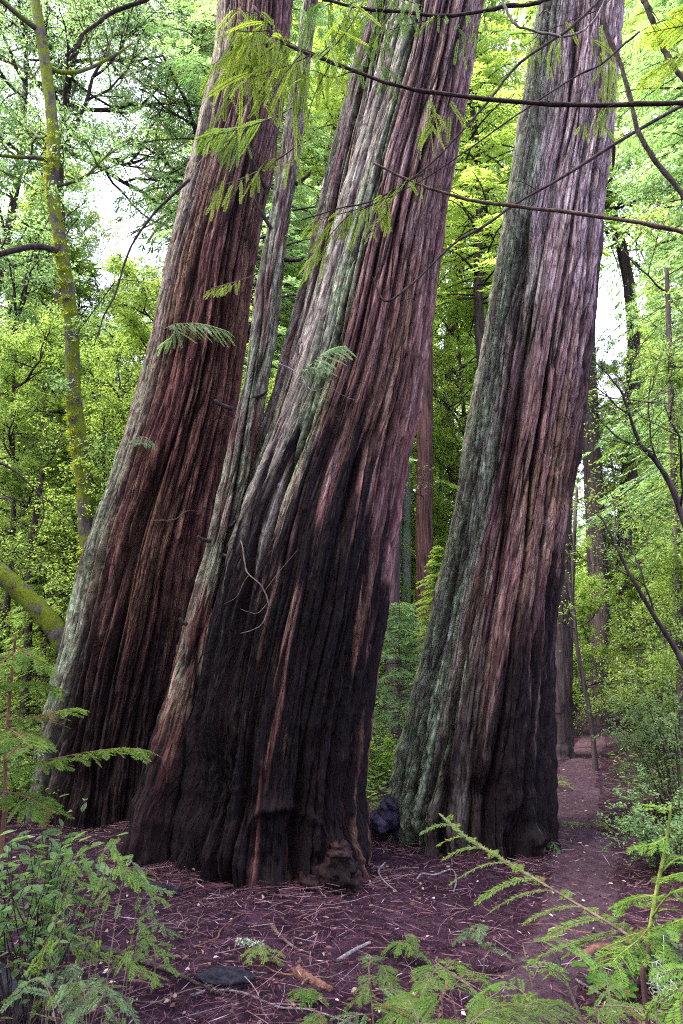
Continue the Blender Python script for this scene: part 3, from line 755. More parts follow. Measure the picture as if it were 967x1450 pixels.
BRO_B = ('broB', lambda: broadleaf(12, 8, .5, 2.7, 28, .056, .026, 260, .08))
BRO_C = ('broC', lambda: broadleaf(13, 3.8, .2, 1.6, 24, .042, .020, 150, .04))
BRO_D = ('broD', lambda: broadleaf(14, 19, 4.0, 4.2, 36, .078, .034, 230, .17))

# ------------------------------------------------------------------ wood behind the giants
WOOD = 'trees of the wood behind the giants'
T = tree

# mossy trunk at far left: its own axis, as it leans away to the left
def custom_tree(name, label, axis_px, Y, r_px, bark, fol=None, seed=5, limbs=(), leaf=(.075, .03, 30), cat='tree', group=WOOD, sides=14, rough=.05, foot=True, parts=()):
    pts = [P(px, py, Y + dy) for px, py, dy in axis_px]
    if foot:
        f = pts[0].copy(); f[2] = float(terr(f[0], f[1])) - .15; f[0] += (pts[0][0] - pts[1][0]) * .2; pts = [f] + pts
    rr = [q / FPX * Y for q in r_px]
    if foot: rr = [rr[0] * 1.25] + rr
    base = np.array(pts[0]); root = thing(name, label, cat, base, 0, group)
    g = np.random.default_rng(seed); tk = MB(); lv = MB(); n = 60
    c = spline(pts, n); tk.tube(c, np.interp(np.linspace(0, 1, n), np.linspace(0, 1, len(rr)), rr), sides, .5, rough)
    for (f, d, L, r, dep) in limbs:
        leafy_limb(g, tk, lv, c[int(f * (n - 1))], d, L, r, dep, leaf[0], leaf[1], leaf[2])
    put('trunk', tk.mesh('trunk', True), bark, root)
    if lv.n: put('crown', lv.mesh('crown'), fol, root)
    return root, c

rt, c = custom_tree('mossy_tree', 'trunk coated in yellow moss, leaning left beyond the left giant', [(150, 960, 0), (127, 790, 0), (119, 680, 0), (104, 560, 0), (101, 450, 0), (86, 345, 0), (74, 270, 0), (76, 200, 0), (64, 90, 0), (40, -60, 0), (20, -220, .3)],
    10.2, [12.5, 12, 11.5, 11, 10.2, 9.8, 9.0, 9.6, 9, 7, 5], M['mossy_bark'], M['f_blue'], 7,
    [(.99, (-.6, -.2, .6), 2.6, .05, 2), (.93, (.8, -.3, .3), 2.3, .05, 2), (.86, (-.9, -.4, .15), 2.4, .05, 2), (.82, (.5, .5, .3), 2.0, .045, 2), (.75, (-.5, .6, .2), 2.2, .04, 2),
     (.71, (-.8, -.5, -.1), 1.7, .04, 2), (.66, (.9, .1, .1), 1.3, .03, 2), (.58, (.8, -.5, .2), .7, .012, 1), (.50, (-.7, -.6, .3), .6, .010, 1), (.44, (.6, -.6, .1), .6, .010, 1), (.37, (-.5, -.7, .2), .5, .010, 1), (.30, (.7, -.5, .3), .5, .010, 1), (.97, (.1, .8, .5), 2.4, .04, 2), (.90, (.3, -.8, .2), 2.0, .04, 2)], (.085, .032, 46))
# moss tufts on it
m = MB()
n = 16000; f = rng.beta(1.3, 1.6, n) * .80; idx = (f * 59).astype(int); a = rng.random(n) * 2 * PI
rad_ = np.interp(f, [0, .1, .6], [.13, .115, .095])
keep = pnoise(f * 11, a * .9, seed=77) + .30 * np.cos(a - 3.6) > .12
O = c[idx] + rng.standard_normal((n, 3)) * .03 + np.stack([np.cos(a) * rad_, np.sin(a) * rad_, np.zeros(n)], -1)
Dm = np.stack([np.cos(a), np.sin(a), .3 * rng.standard_normal(n) - .3], -1)
m.leaves(O[keep], Dm[keep], np.array([0, 0, 1.]) + .4 * rng.standard_normal((keep.sum(), 3)), .03 + .045 * rng.random(keep.sum()), .013)
M['moss'] = mat_leaf('moss_tufts', (.07, .10, .010), (.19, .23, .018), (.34, .36, .03), (.60, .66, .04), .45, .7, .1)
put('moss', m.mesh('moss'), M['moss'], rt)
m = MB()
br_pts = spline([P(90, 358, 10.2), P(76, 354, 10.1), P(55, 349, 10.0), P(25, 353, 9.9), P(-20, 366, 9.8)], 14)
m.tube(br_pts, np.linspace(.06, .045, 14), 8, .5, .05)
put('limb', m.mesh('limb', True), M['dark_bark'], rt)

rt, c = custom_tree('mossy_leaning_stem', 'mossy fallen-over stem slanting down to the left giant from the photo edge', [(108, 945, 0), (90, 912, 0), (70, 880, 0), (35, 843, 0), (-5, 808, 0), (-60, 770, .2)], 9.6,
    [14, 13, 14, 13, 13, 12], M['mossy_bark'], None, 8, (), cat='fallen stem', group=None)
custom_tree('thin_tree', 'thin dark bent stem at the far left below the mossy trunk', [(38, 960, 0), (40, 880, 0), (45, 780, 0), (55, 700, 0), (62, 660, 0)], 11.5, [6, 5.5, 5, 4, 2.5], M['dark_bark'], M['f_tanoak'], 9,
    [(.9, (.3, -.3, .5), 1.0, .015, 1), (.75, (-.6, -.2, .3), 1.2, .015, 1), (.6, (.5, -.3, .2), .9, .012, 1)])
custom_tree('thin_tree', 'straight thin brown stem between the mossy trunk and the photo edge', [(75, 960, 0), (76, 850, 0), (74, 740, 0), (75, 640, 0)], 13.5, [5, 4.5, 4, 3], M['dark_bark'], M['f_tanoak'], 10,
    [(.9, (.3, -.3, .5), 1.2, .015, 1), (.7, (-.6, -.2, .3), 1.2, .015, 1)])
# trunks seen between and beside the giants
def pole(label, px, pyb, pyt, Y, rb, rt_, bark, seed, lean=0, sprays=(), fol=None, name='redwood'):
    return custom_tree(name, label, [(px + lean * k + 1.5 * math.sin(k * 7 + seed), pyb + (pyt - pyb) * k, 0) for k in (0, .25, .5, .75, 1)], Y, [rb, rb * .92, (rb + rt_) / 2, rt_ * 1.05, rt_], bark, fol, seed, sprays, (.07, .02, 40))
pole('straight reddish trunk in the gap between middle and right giants', 600, 960, -120, 16, 13, 10, M['red_bark'], 21, 8, [(.25, (.5, -.6, -.1), 1.3, .02, 1), (.4, (-.4, -.7, .0), 1.2, .02, 1)], M['f_blue'])
pole('thin pale grey trunk just left of the reddish one in the gap', 574, 960, 100, 19, 7, 5, M['lichen_bark'], 22, 12, name='tanoak')
pole('dark short-looking trunk low in the gap beside the middle giant', 556, 990, 300, 13.5, 11, 9, M['dark_bark'], 23, 6)
pole('very thin upright sapling trunk in the gap touching the right giant', 622, 1000, 640, 22, 4, 3, M['lichen_bark'], 26, 2, name='tanoak')
pole('slim dark trunk high between middle and right giants', 684, 900, 130, 20, 6, 3.5, M['dark_bark'], 24, 8, [(.93, (.8, 0, .2), 1.8, .02, 2), (.86, (-.8, 0, .2), 1.8, .02, 2), (.78, (.6, -.4, 0.1), 2.0, .02, 2), (.98, (0.1, -.3, .6), 1.8, .02, 2), (.7, (-.5, -.4, 0.1), 1.8, .02, 2)], M['f_conifer'], 'young_conifer')
pole('tall dark furrowed trunk beside the path, right of the right giant', 852, 1005, 300, 17.5, 15, 11, M['dark_bark'], 25, -26, [(.25, (.7, -.3, -.1), 1.0, .02, 1), (.16, (-.7, -.4, -.1), .9, .02, 1)], M['f_bright'])
pole('stout dark trunk half hidden by the right giant, left of the path', 786, 1035, 300, 12.6, 22, 15, M['dark_bark'], 27, 12)
custom_tree('leaning_sapling', 'thin dark sapling leaning left at the path edge', [(838, 1030, 0), (828, 975, 0), (817, 915, 0), (812, 860, 0), (801, 805, 0), (797, 760, 0), (790, 730, 0)], 11.5, [3.2, 3.0, 2.8, 2.4, 2.0, 1.6, 1.0], M['dark_bark'], M['f_bright'], 28,
    [(.5, (-.5, -.5, .1), .7, .01, 1), (.3, (.6, -.4, .1), .7, .01, 1)])
custom_tree('thin_sapling', 'upright thin dark sapling beside the right giant, taller of the pair', [(806, 1020, 0), (808, 900, 0), (812, 780, 0), (817, 690, 0)], 13.5, [4, 3.6, 3, 2], M['dark_bark'], M['f_bright'], 29,
    [(.8, (.5, -.5, .1), .9, .01, 1)])
custom_tree('thin_tree', 'thin dark trunk at the right edge of the photo', [(966, 1010, 0), (962, 900, 0), (959, 800, 0), (953, 640, 0), (948, 500, 0), (944, 380, 0)], 11, [6, 5.5, 5, 4.5, 4, 3], M['dark_bark'], M['f_tanoak'], 30,
    [(.95, (-.7, -.3, .3), 1.5, .02, 2), (.85, (.7, -.3, .3), 1.5, .02, 2), (.75, (-.6, .2, .3), 1.4, .02, 2), (.65, (.4, -.5, .2), 1.3, .02, 2)])
# crooked shrub tree with dark limbs at the right
r_, c = custom_tree('crooked_tree', 'small tree with crooked dark limbs reaching left over the shrub at the right', [(985, 1000, 0), (962, 930, 0), (925, 870, 0), (890, 810, 0), (866, 760, 0), (850, 730, 0)], 8.6, [4.2, 3.8, 3.2, 2.4, 1.7, 1.0], M['dark_bark'], M['f_tanoak'], 31,
    [(.5, (-.1, -.1, .9), 1.2, .014, 1), (.65, (-.5, .2, .5), 1.0, .012, 1), (.8, (.2, .2, .9), .8, .01, 1), (.98, (-.6, 0, .4), .6, .008, 1)], (.05, .02, 60))
custom_tree('crooked_tree', 'small tree with a forked black limb bending left high above the shrub', [(1010, 960, 0), (985, 800, 0), (955, 700, 0), (930, 655, 0), (905, 625, 0), (882, 560, 0), (868, 540, 0)], 8.0, [5, 4.6, 4.2, 3.6, 2.8, 1.8, 1.0], M['dark_bark'], M['f_huckle'], 32,
    [(.55, (-.4, -.2, .7), 1.1, .014, 1), (.7, (-.5, .2, .3), 1.0, .012, 1), (.85, (.3, .2, .7), 1.0, .012, 1), (.97, (-.5, 0, .5), .8, .01, 1), (.4, (.3, -.3, .9), 1.4, .016, 2), (.8, (-.3, .5, .6), 1.1, .012, 1)], (.038, .017, 70))

# leafy trees, one by one
T('broadleaf_tree', 'bushy bright tree filling the far left below the mossy limb', *BRO_B, -10, 12.5, M['f_tanoak'], M['dark_bark'], .4, 1.0, WOOD)
T('broadleaf_tree', 'leafy tree between the mossy trunk and the left giant', *BRO_A, 170, 14, M['f_tanoak'], M['dark_bark'], 1.3, .85, WOOD)
T('broadleaf_tree', 'tall leafy tree whose crown reaches the top left corner', *BRO_D, -60, 15, M['f_blue'], M['dark_bark'], 2.1, 1.05, WOOD)
T('conifer', 'conifer with drooping sprays left of the left giant halfway up', *CON_A, 235, 19, M['f_conifer'], M['red_bark'], .2, .95, WOOD)
T('conifer', 'bright conifer seen between the left giant and the slender trunk', *CON_A, 395, 19, M['f_bright'], M['red_bark'], 2.0, 1.0, WOOD)
T('conifer', 'pale green conifer seen left of the middle giant near its top', *CON_C, 470, 20, M['f_bright'], M['red_bark'], 1.1, .95, WOOD)
T('conifer', 'tall conifer behind the upper gap of middle and right giants', *CON_C, 660, 24, M['f_conifer'], M['red_bark'], 3.0, 1.1, WOOD)
T('conifer', 'bluish young conifer with drooping sprays low in the gap beside the middle giant', *CON_S, 566, 10.5, M['f_blue'], M['red_bark'], .5, .62, WOOD)
T('conifer', 'young conifer low behind the right giant in the gap', *CON_B, 622, 14.5, M['f_bright'], M['red_bark'], 1.5, .36, WOOD)
T('conifer', 'yellow-green conifer right of the right giant at mid height', *CON_B, 890, 24, M['f_bright'], M['red_bark'], 2.5, 1.0, WOOD)
T('conifer', 'tall conifer in the upper right corner', *CON_C, 1090, 17, M['f_conifer'], M['red_bark'], 4.0, .9, WOOD)
T('broadleaf_tree', 'dense bluish broad tree at the right edge under the conifer crown', *BRO_A, 1130, 13.5, M['f_blue'], M['dark_bark'], 2.2, .80, WOOD)
T('broadleaf_tree', 'low leafy tree beyond the path bend', *BRO_B, 975, 14.5, M['f_tanoak'], M['dark_bark'], 3.3, .5, WOOD)
T('broadleaf_tree', 'low leafy tree at the left edge above the sapling', *BRO_C, 10, 13.0, M['f_tanoak'], M['dark_bark'], .9, .8, WOOD)
T('conifer', 'small conifer low at the far left beyond the leaning mossy stem', *CON_S, 60, 11.5, M['f_conifer'], M['red_bark'], 1.9, .8, WOOD)
T('conifer', 'conifer behind the mossy trunk, left of the left giant low down', *CON_B, 100, 17, M['f_conifer'], M['red_bark'], 2.9, .9, WOOD)
T('broadleaf_tree', 'tall leafy tree right of the sky gap at upper left', *BRO_D, 290, 21, M['f_tanoak'], M['dark_bark'], .6, 1.15, WOOD)
for lab, key, px, Y, fol, rz, sc_ in (
    ('tall conifer far back showing through the gap left of the middle giant', CON_C, 430, 25, 'f_bright', .3, 1.0), ('bright leafy tree deep in the gap between middle and right giants', BRO_A, 668, 19.5, 'f_bright', .9, 1.05),
    ('bright tall conifer right behind the right giant, showing on both sides of it', CON_C, 715, 28, 'f_bright', 1.9, 1.0), ('conifer with wide drooping branches along the upper right edge', CON_D, 1120, 13, 'f_blue', 2.2, .8),
    ('bright broad tree right of the dark furrowed trunk', BRO_A, 925, 22, 'f_tanoak', .1, .95), ('bushy tree at the right edge behind the crooked trees', BRO_B, 1075, 10.5, 'f_tanoak', 1.2, .8),
    ('tall leafy tree at the left edge behind the mossy limb', BRO_D, 10, 19, 'f_tanoak', 1.0, .9), ('leafy tree filling the middle left, behind the mossy trunk', BRO_A, 70, 16, 'f_tanoak', 2.0, .95),
    ('bright leafy tree touching the left giant at mid height', BRO_B, 200, 11.8, 'f_bright', 2.6, .95), ('conifer top reaching up behind the left giant near the top of the photo', CON_D, 320, 16, 'f_blue', 3.6, .95),
    ('conifer with a dense base at the far left beyond the fallen stem', CON_A, 0, 18, 'f_bright', 4.4, 1.0), ('bright low conifer just left of the left giant foot', CON_B, 60, 13, 'f_bright', 5.1, .5),
    ('low bright tree behind the slender trunk, seen beside it', BRO_B, 330, 13, 'f_bright', .5, .9), ('low leafy tree in the gap, left of the reddish trunk', BRO_B, 585, 24, 'f_bright', 1.5, 1.0),
    ('low leafy tree beyond the path, left of the furrowed trunk', BRO_C, 815, 15.5, 'f_bright', 2.5, 1.0), ('leafy young tree right of the path under the furrowed trunk', BRO_C, 930, 12.8, 'f_bright', 3.5, .8),
    ('tall conifer beyond the path end', CON_A, 925, 30, 'f_bright', 4.5, .9),     ('slim conifer crown hanging across the top of the gap between middle and right giants', CON_H, 705, 17.5, 'f_bright', .4, 1.0), ('high conifer crown above the sky gap right of the right giant', CON_H, 915, 20, 'f_conifer', 1.4, 1.28),
    ('high leafy crown over the mossy trunk in the top left corner', BRO_H, 25, 15.5, 'f_blue', 2.4, 1.0), ('high leafy crown left of the left giant top', BRO_H, 255, 18, 'f_tanoak', 3.9, 1.05),
    ('bluish leafy tree at the top right corner', BRO_D, 1060, 14.5, 'f_blue', 5.5, .70)):
    T('conifer' if key[0].startswith('con') else 'broadleaf_tree', lab, *key, px, Y, M[fol], M['dark_bark'], rz, sc_, WOOD)
# the wood goes on unseen; these conifers are added to shade trunks and foreground
for k, (x, y_, key, sc_) in enumerate(((-8.5, 1.0, CON_C, 1.0), (-12, 5.5, CON_D, 1.0), (-6.5, -6.0, CON_C, 1.0), (4.5, -5.5, CON_C, 1.0), (-.5, -9.0, CON_C, 1.2))):
    t_ = T('conifer', 'unseen conifer added for shade', *key, 483, 10, M['f_conifer'], M['red_bark'], k * 1.3, sc_, 'unseen conifers added to shade the trunks and foreground')
    t_.location = (x, y_, float(terr(x, y_)))

# the far wood: one mass
def far_wood():
    lv = MB(); tk = MB(); g = np.random.default_rng(99)
    tv, tf = None, None
    for k in range(130):
        Y = 27 + 40 * g.random(); x = (g.random() * 2 - 1) * (Y * .62 + 3)
        if abs(x - path_x(Y)) < 1.5: x += 3
        z = float(terr(x, Y)); H = g.uniform(12, 24)
        q = 483.5 + FPX * x / Y
        if 820 < q < 925: H *= .42
        if 60 < q < 215: H *= .6
        Rc = g.uniform(2.0, 3.6)
        n = 5000
        h = g.random(n)**.8; a = g.random(n) * 2 * PI; lay = np.floor(h * 26 + .35 * np.sin(a * 3 + k)) / 26
        r = Rc * (1.02 - h)**.7 * np.sqrt(g.random(n)) * (.65 + .35 * np.sin(a * 2 + h * 30 + k))
        O = np.stack([x + r * np.cos(a), Y + r * np.sin(a), z + .3 + H * (.35 * h + .65 * lay) - .25 * r + .1 * g.standard_normal(n)], -1)
        Dd = np.stack([np.cos(a), np.sin(a), -.5 + .4 * g.standard_normal(n)], -1) + .5 * g.standard_normal((n, 3))
        t0 = .5 + .22 * g.normal()
        lv.leaves(O, Dd, np.array([0, 0, 1.]) + .5 * g.standard_normal((n, 3)), .26 + .20 * g.random(n), .10 + .06 * g.random(n), np.clip(t0 + .2 * g.standard_normal(n), 0, 1))
    return lv
tag(obj('far_woodland', far_wood().mesh('far_woodland'), M['f_bright']), kind='stuff')

# low green growth on the forest floor away from the path
def undergrowth():
    lv = MB(); g = np.random.default_rng(5)
    n = 2600; y = 7.5 + 20 * g.random(n)**1.3; x = (g.random(n) * 2 - 1) * (y * .60 + 1.5)
    ok = (np.abs(x - path_x(y)) > .75) & (pnoise(x * .5, y * .5, seed=61) > -.35) & clear_of_trunks(x, y, 1.25)
    for xx, yy in zip(x[ok], y[ok]):
        k = g.integers(10, 22); hgt = g.uniform(.10, .5)
        a = g.random(k) * 2 * PI; r = g.random(k) * .22
        O = np.stack([xx + r * np.cos(a), yy + r * np.sin(a), float(terr(xx, yy)) + hgt * g.random(k)], -1)
        Dd = np.stack([np.cos(a), np.sin(a), .2 * g.standard_normal(k)], -1)
        lv.leaves(O, Dd, np.array([0, 0, 1.]) + .4 * g.standard_normal((k, 3)), .09 + .06 * g.random(k), .03, np.clip(g.normal(.5, .25, k), 0, 1))
    return lv
tag(obj('undergrowth', undergrowth().mesh('undergrowth'), M['f_conifer']), kind='stuff')

# ------------------------------------------------------------------ near plants with real needles
UP = np.array([0, 0, 1.0])
def pinnate(lv, pts, nL, nW, sp, up=UP, g=rng, tint=.5, tip=.45, ang=.95, bend=0.0):
    """flat two-ranked needles along a twig"""
    pts = np.asarray(pts); seg = np.linalg.norm(np.diff(pts, axis=0), axis=1); Lt = seg.sum()
    n = max(4, int(Lt / sp)); cum = np.r_[0, np.cumsum(seg)]
    q = (np.arange(n) + .5) / n
    X = np.stack([np.interp(q * Lt, cum, pts[:, k]) for k in range(3)], -1)
    T_ = norm(np.gradient(X, axis=0)); S = norm(np.cross(T_, up)); N = np.cross(S, T_)
    prof = np.clip(np.minimum(.55 + 2.2 * q, 1.0) * np.minimum(1, tip + (1 - q) * 2.6), .2, 1)
    for sg in (-1, 1):
        d = T_ * math.cos(ang) + sg * S * math.sin(ang) + N * (.10 * g.standard_normal(n) - bend)[:, None] + .07 * g.standard_normal((n, 3))
        lv.leaves(X, d, N + .18 * g.standard_normal((n, 3)), nL * prof * (.85 + .3 * g.random(n)), nW * np.ones(n), np.clip(tint + .13 * g.standard_normal(n), 0, 1), 0, .55)

def frond(lv, tk, ctrl, twL, ntw, nL=.017, nW=.0034, sp=.0032, up=UP, ang=.85, droop=.25, start=.12, tint=.5, stem_r=.0028, g=rng, order2=0, hang=0.0, stem=True, tipn=True):
    pts = spline(ctrl, 40); n = len(pts); T_ = norm(np.gradient(pts, axis=0))
    Ltot = np.linalg.norm(np.diff(pts, axis=0), axis=1).sum()
    if stem: tk.tube(pts, np.linspace(stem_r, stem_r * .35, n), 6)
    for i in range(ntw):
        f = start + (1 - start) * (i + .5 * g.random()) / ntw
        k = min(n - 1, int(f * (n - 1))); p = pts[k]; t = T_[k]
        S = norm(np.cross(t, up)); sg = 1 if i % 2 else -1
        a = ang * (.85 + .3 * g.random())
        d = norm(t * math.cos(a) + sg * S * math.sin(a) * (1 - hang) - UP * hang)
        L = twL * (1.1 - .65 * f) * (.75 + .45 * g.random())
        if hang >= .5:
            d = norm(-UP * (.5 + .6 * g.random()) + g.standard_normal(3) * np.array([.38, .38, .1]) + t * .25 * g.random()); L = twL * g.uniform(.30, 1.0); p = p + g.standard_normal(3) * .012
        q = np.linspace(0, 1, 9)[:, None]
        tw = p + d * L * q - UP * (droop * L) * q**2 + norm(t) * (.12 * L) * q**2
        tk.tube(tw, np.linspace(stem_r * .42, stem_r * .15, 9), 4)
        tt = (tint if g.random() > .05 else .02) + .12 * g.standard_normal()
        u2 = norm(up + .25 * g.standard_normal(3)) if hang < .5 else norm(np.cross(d, g.standard_normal(3)))
        pinnate(lv, tw, nL, nW, sp, u2, g, tt)
        if order2:
            for j in range(order2):
                qf = .25 + .6 * j / order2; pp = tw[int(qf * 8)]; s2 = norm(np.cross(d, up)) * (1 if j % 2 else -1)
                dd = norm(d * .75 + s2 * .65); l2 = L * .42 * (1.1 - qf)
                t2 = pp + dd * l2 * q - UP * (droop * l2) * q**2
                pinnate(lv, t2, nL * .9, nW, sp, u2, g, tt)
    if tipn: pinnate(lv, pts[int(.45 * n):], nL * .9, nW, sp * 1.2, up, g, tint + .1)

def plant(name, label, cat, base, tk, lv, stem_mat, leaf_mat, group=None, leafname='foliage', stemname='stem'):
    r = thing(name, label, cat, base, 0, group)
    if tk.n: put(stemname, tk.mesh(stemname, True), stem_mat, r)
    if lv.n: put(leafname, lv.mesh(leafname), leaf_mat, r)
    return r

def PP(lst, Y=None): return [P(a[0], a[1], a[2] if len(a) > 2 else Y) for a in lst]
def ground_at(px, Y):
    p = P(px, 1100, Y); return np.array([p[0], Y, float(terr(p[0], Y))])

# arching redwood branch in the right foreground
tk, lv = MB(), MB()
frond(lv, tk, PP([(905, 1335, 2.05), (870, 1312, 2.1), (800, 1270, 2.2), (725, 1225, 2.35), (660, 1185, 2.5), (622, 1152, 2.6)]), .22, 20, .020, .0044, .0044, ang=.95, droop=.5, start=.05, tint=.62, stem_r=.0050)
plant('redwood_spray', 'arching redwood spray reaching left in front of the right giant', 'branch', ground_at(905, 2.05), tk, lv, M['brown_twig'], M['f_spray'])
# sapling at the right edge
tk, lv = MB(), MB()
b0 = ground_at(914, 2.0)
tk.tube(spline([b0, P(915, 1430, 2.0), P(917, 1370, 2.0), P(919, 1330, 2.0)], 16), .0075, 8, .5)
r_ = thing('redwood_sapling', 'redwood sapling with big fronds at the right edge, stem brown below and green above', 'sapling', b0)
put('lower_stem', tk.mesh('lower_stem', True), M['red_bark'], r_)
tk = MB(); tk.tube(spline(PP([(919, 1331), (923, 1300), (932, 1250), (942, 1200), (948, 1158), (950, 1140)], 2.0), 20), np.linspace(.0065, .0035, 20), 8)
for ctrl, tw, nt_, ti in ((PP([(921, 1310, 2.0), (905, 1330, 1.93), (880, 1350, 1.86), (862, 1368, 1.82)]), .10, 12, .60), (PP([(921, 1318, 2.0), (945, 1310, 1.9), (975, 1300, 1.85), (1010, 1300, 1.8)]), .16, 14, .62),
                        (PP([(932, 1250, 2.0), (950, 1240, 1.95), (985, 1232, 1.9)]), .09, 9, .68), (PP([(935, 1236, 2.0), (955, 1218, 2.0), (975, 1214, 2.0), (1000, 1222, 2.0)]), .07, 8, .70),
                        (PP([(928, 1270, 2.0), (910, 1268, 2.05), (893, 1274, 2.1), (870, 1285, 2.1)]), .07, 10, .55), (PP([(945, 1185, 2.0), (925, 1195, 2.0), (895, 1200, 2.05)]), .05, 7, .62),
                        (PP([(949, 1148, 2.0), (930, 1142, 2.0), (910, 1140, 2.0)]), .035, 6, .75), (PP([(922, 1300, 2.0), (950, 1265, 1.9), (990, 1255, 1.85)]), .10, 10, .6)):
    frond(lv, tk, ctrl, tw, nt_, .019, .0042, .0042, ang=.95, droop=.3, tint=ti, stem_r=.003)
put('upper_stem', tk.mesh('upper_stem', True), M['green_stem'], r_); put('foliage', lv.mesh('foliage'), M['f_spray'], r_)
tk, lv = MB(), MB()
frond(lv, tk, PP([(1030, 1400, 1.6), (990, 1375, 1.55), (968, 1400, 1.5), (955, 1432, 1.5), (950, 1475, 1.5)]), .10, 16, .019, .0042, .0042, tint=.7, droop=.3)
plant('redwood_spray', 'bright close frond cut off by the lower right corner', 'branch', ground_at(1030, 1.6), tk, lv, M['brown_twig'], M['f_spray'])
tk, lv = MB(), MB()
# fronds at the very bottom of the picture
for px, py, Y, dx, dy in ((600, 1470, 2.35, -.05, .25), (650, 1462, 2.3, .22, .12), (700, 1455, 2.4, .25, .12)):
    p = P(px, py, Y); frond(lv, tk, [p, p + np.array([dx * .5, dy * .3, .05]), p + np.array([dx, dy, .02])], .14, 14, .020, .0042, .0042, tint=.55, droop=.35)
plant('redwood_seedling', 'feathery redwood seedling cut by the bottom edge of the photo', 'seedling', ground_at(640, 2.4), tk, lv, M['brown_twig'], M['f_spray'], 'redwood seedlings in front of the giants')
# seedlings on the floor in front
def seedling(label, px, Y, top, dirs, L, tw, nt_, tint, nL=.016, lean=(0, 0), fol='f_spray', nm='redwood_seedling', stem='brown_twig', grp='redwood seedlings in front of the giants', droop=.3):
    tk, lv = MB(), MB(); b0 = ground_at(px, Y) - np.array([0, 0, .02]); t0 = b0 + np.array([lean[0], lean[1], top])
    sp = spline([b0, (b0 + t0) / 2 + np.array([.02, 0, 0]), t0], 14); tk.tube(sp, np.linspace(.006, .003, 14), 6)
    for i, a in enumerate(dirs):
        f = .35 + .65 * (i + 1) / len(dirs); p = sp[min(13, int(f * 13))]
        l = L * (.8 + .4 * rng.random()); d = np.array([math.cos(a), math.sin(a), 0])
        frond(lv, tk, [p, p + d * l * .5 + UP * .05 * l, p + d * l - UP * droop * l], tw, nt_, nL, .0042, .0045, tint=tint + .1 * rng.standard_normal(), stem_r=.0025, droop=.25)
    return plant(nm, label, 'seedling', b0, tk, lv, M[stem], M[fol], grp)
seedling('redwood seedling with flat sprays left of the arching branch tip', 640, 3.3, .55, (2.9, 3.5, .2, -.4, 2.3, .8, 4.2), .34, .12, 12, .50, lean=(-.05, 0))
seedling('redwood seedling on a dark bent stem below the arching spray', 770, 2.75, .82, (2.8, 3.4, .3, 2.2, 1.0, -.3), .30, .11, 12, .58, lean=(-.10, .05))
seedling('low redwood seedling right of the bent stem', 820, 2.9, .58, (2.6, .4, 3.6, 1.2, -.5), .28, .11, 12, .45)
seedling('dull green redwood seedling on a reddish stick at lower centre', 520, 3.2, .55, (2.9, .3, 3.7, -.2, 1.4), .22, .09, 10, .38, fol='f_under')
seedling('low dark seedling between the two lower sticks', 700, 2.9, .50, (2.4, .6, 3.4, -.4), .22, .09, 10, .35, fol='f_under')
seedling('bushy little evergreen right of the middle giant foot', 566, 4.6, .16, (0, 1, 2, 3, 4, 5, 5.7), .13, .06, 9, .45)
seedling('yellow-green sprout in front of the middle giant', 376, 4.35, .12, (0, .9, 2, 3, 4, 5), .13, .05, 8, .75, fol='f_bright')
seedling('flat mossy green tuft right of the yellow-green sprout', 432, 4.0, .06, (0, .7, 1.5, 2.3, 3, 3.8, 4.6, 5.4), .11, .05, 9, .55)
seedling('thin sprout on a bare stalk near the slender trunk', 228, 4.0, .30, (.2, 3.0, 1.2, 4.5), .14, .06, 7, .66)
seedling('green frond tuft at the bottom edge, centre', 455, 3.35, .27, (.2, 1.2, 2.2, 3.2, 4.4), .15, .07, 9, .45)
seedling('redwood seedling between the right giant and the arching spray', 672, 4.6, .30, (.2, 1.2, 2.2, 3.2, 4.4), .16, .07, 9, .42, fol='f_under')
seedling('redwood seedling at the lower right beside the brown sapling stem', 880, 2.5, .72, (2.9, 3.6, .3, 2.0, 5.2), .28, .10, 12, .40, fol='f_under')

seedling('leafy redwood seedling left of centre at the bottom edge', 585, 2.9, .48, (2.7, 3.4, .3, 1.1, 4.2, -.5), .28, .11, 12, .48)
seedling('redwood seedling with wide flat fronds at the lower right, behind the corner frond', 900, 2.45, .80, (2.6, 3.2, 3.8, .4), .34, .13, 14, .62)
seedling('small redwood seedling beside the three-leaved plants at right', 838, 3.4, .48, (2.6, 3.4, .2, 1.2, 4.4), .26, .10, 11, .55)
seedling('dull seedling in front of the pale curled twig', 535, 3.9, .30, (2.8, .2, 1.2, 4.0, 5.0), .20, .08, 9, .45)
seedling('redwood seedling with yellow-green tips left of centre, below the arching spray', 612, 3.75, .40, (2.7, 3.4, .2, 1.0, 4.3), .30, .11, 11, .70)
seedling('bottom seedling with drooping fronds right of centre', 745, 2.45, .62, (2.6, 3.3, .3, 1.3), .30, .12, 13, .60)
seedling('strip of low bright growth across the path edge beside the right giant', 822, 7.9, .10, (0, .5, 2.7, 3.1, 3.6, -.4), .34, .12, 8, .8, fol='f_bright')
seedling('small green sprig at the left edge of the path behind the right giant', 786, 9.8, .22, (0, 1, 2, 3, 4, 5), .28, .12, 8, .6, fol='f_bright')
seedling('small dull clump at the right giant foot, path side', 770, 7.0, .12, (0, 1, 2, 3, 4, 5), .16, .08, 8, .35, fol='f_under')
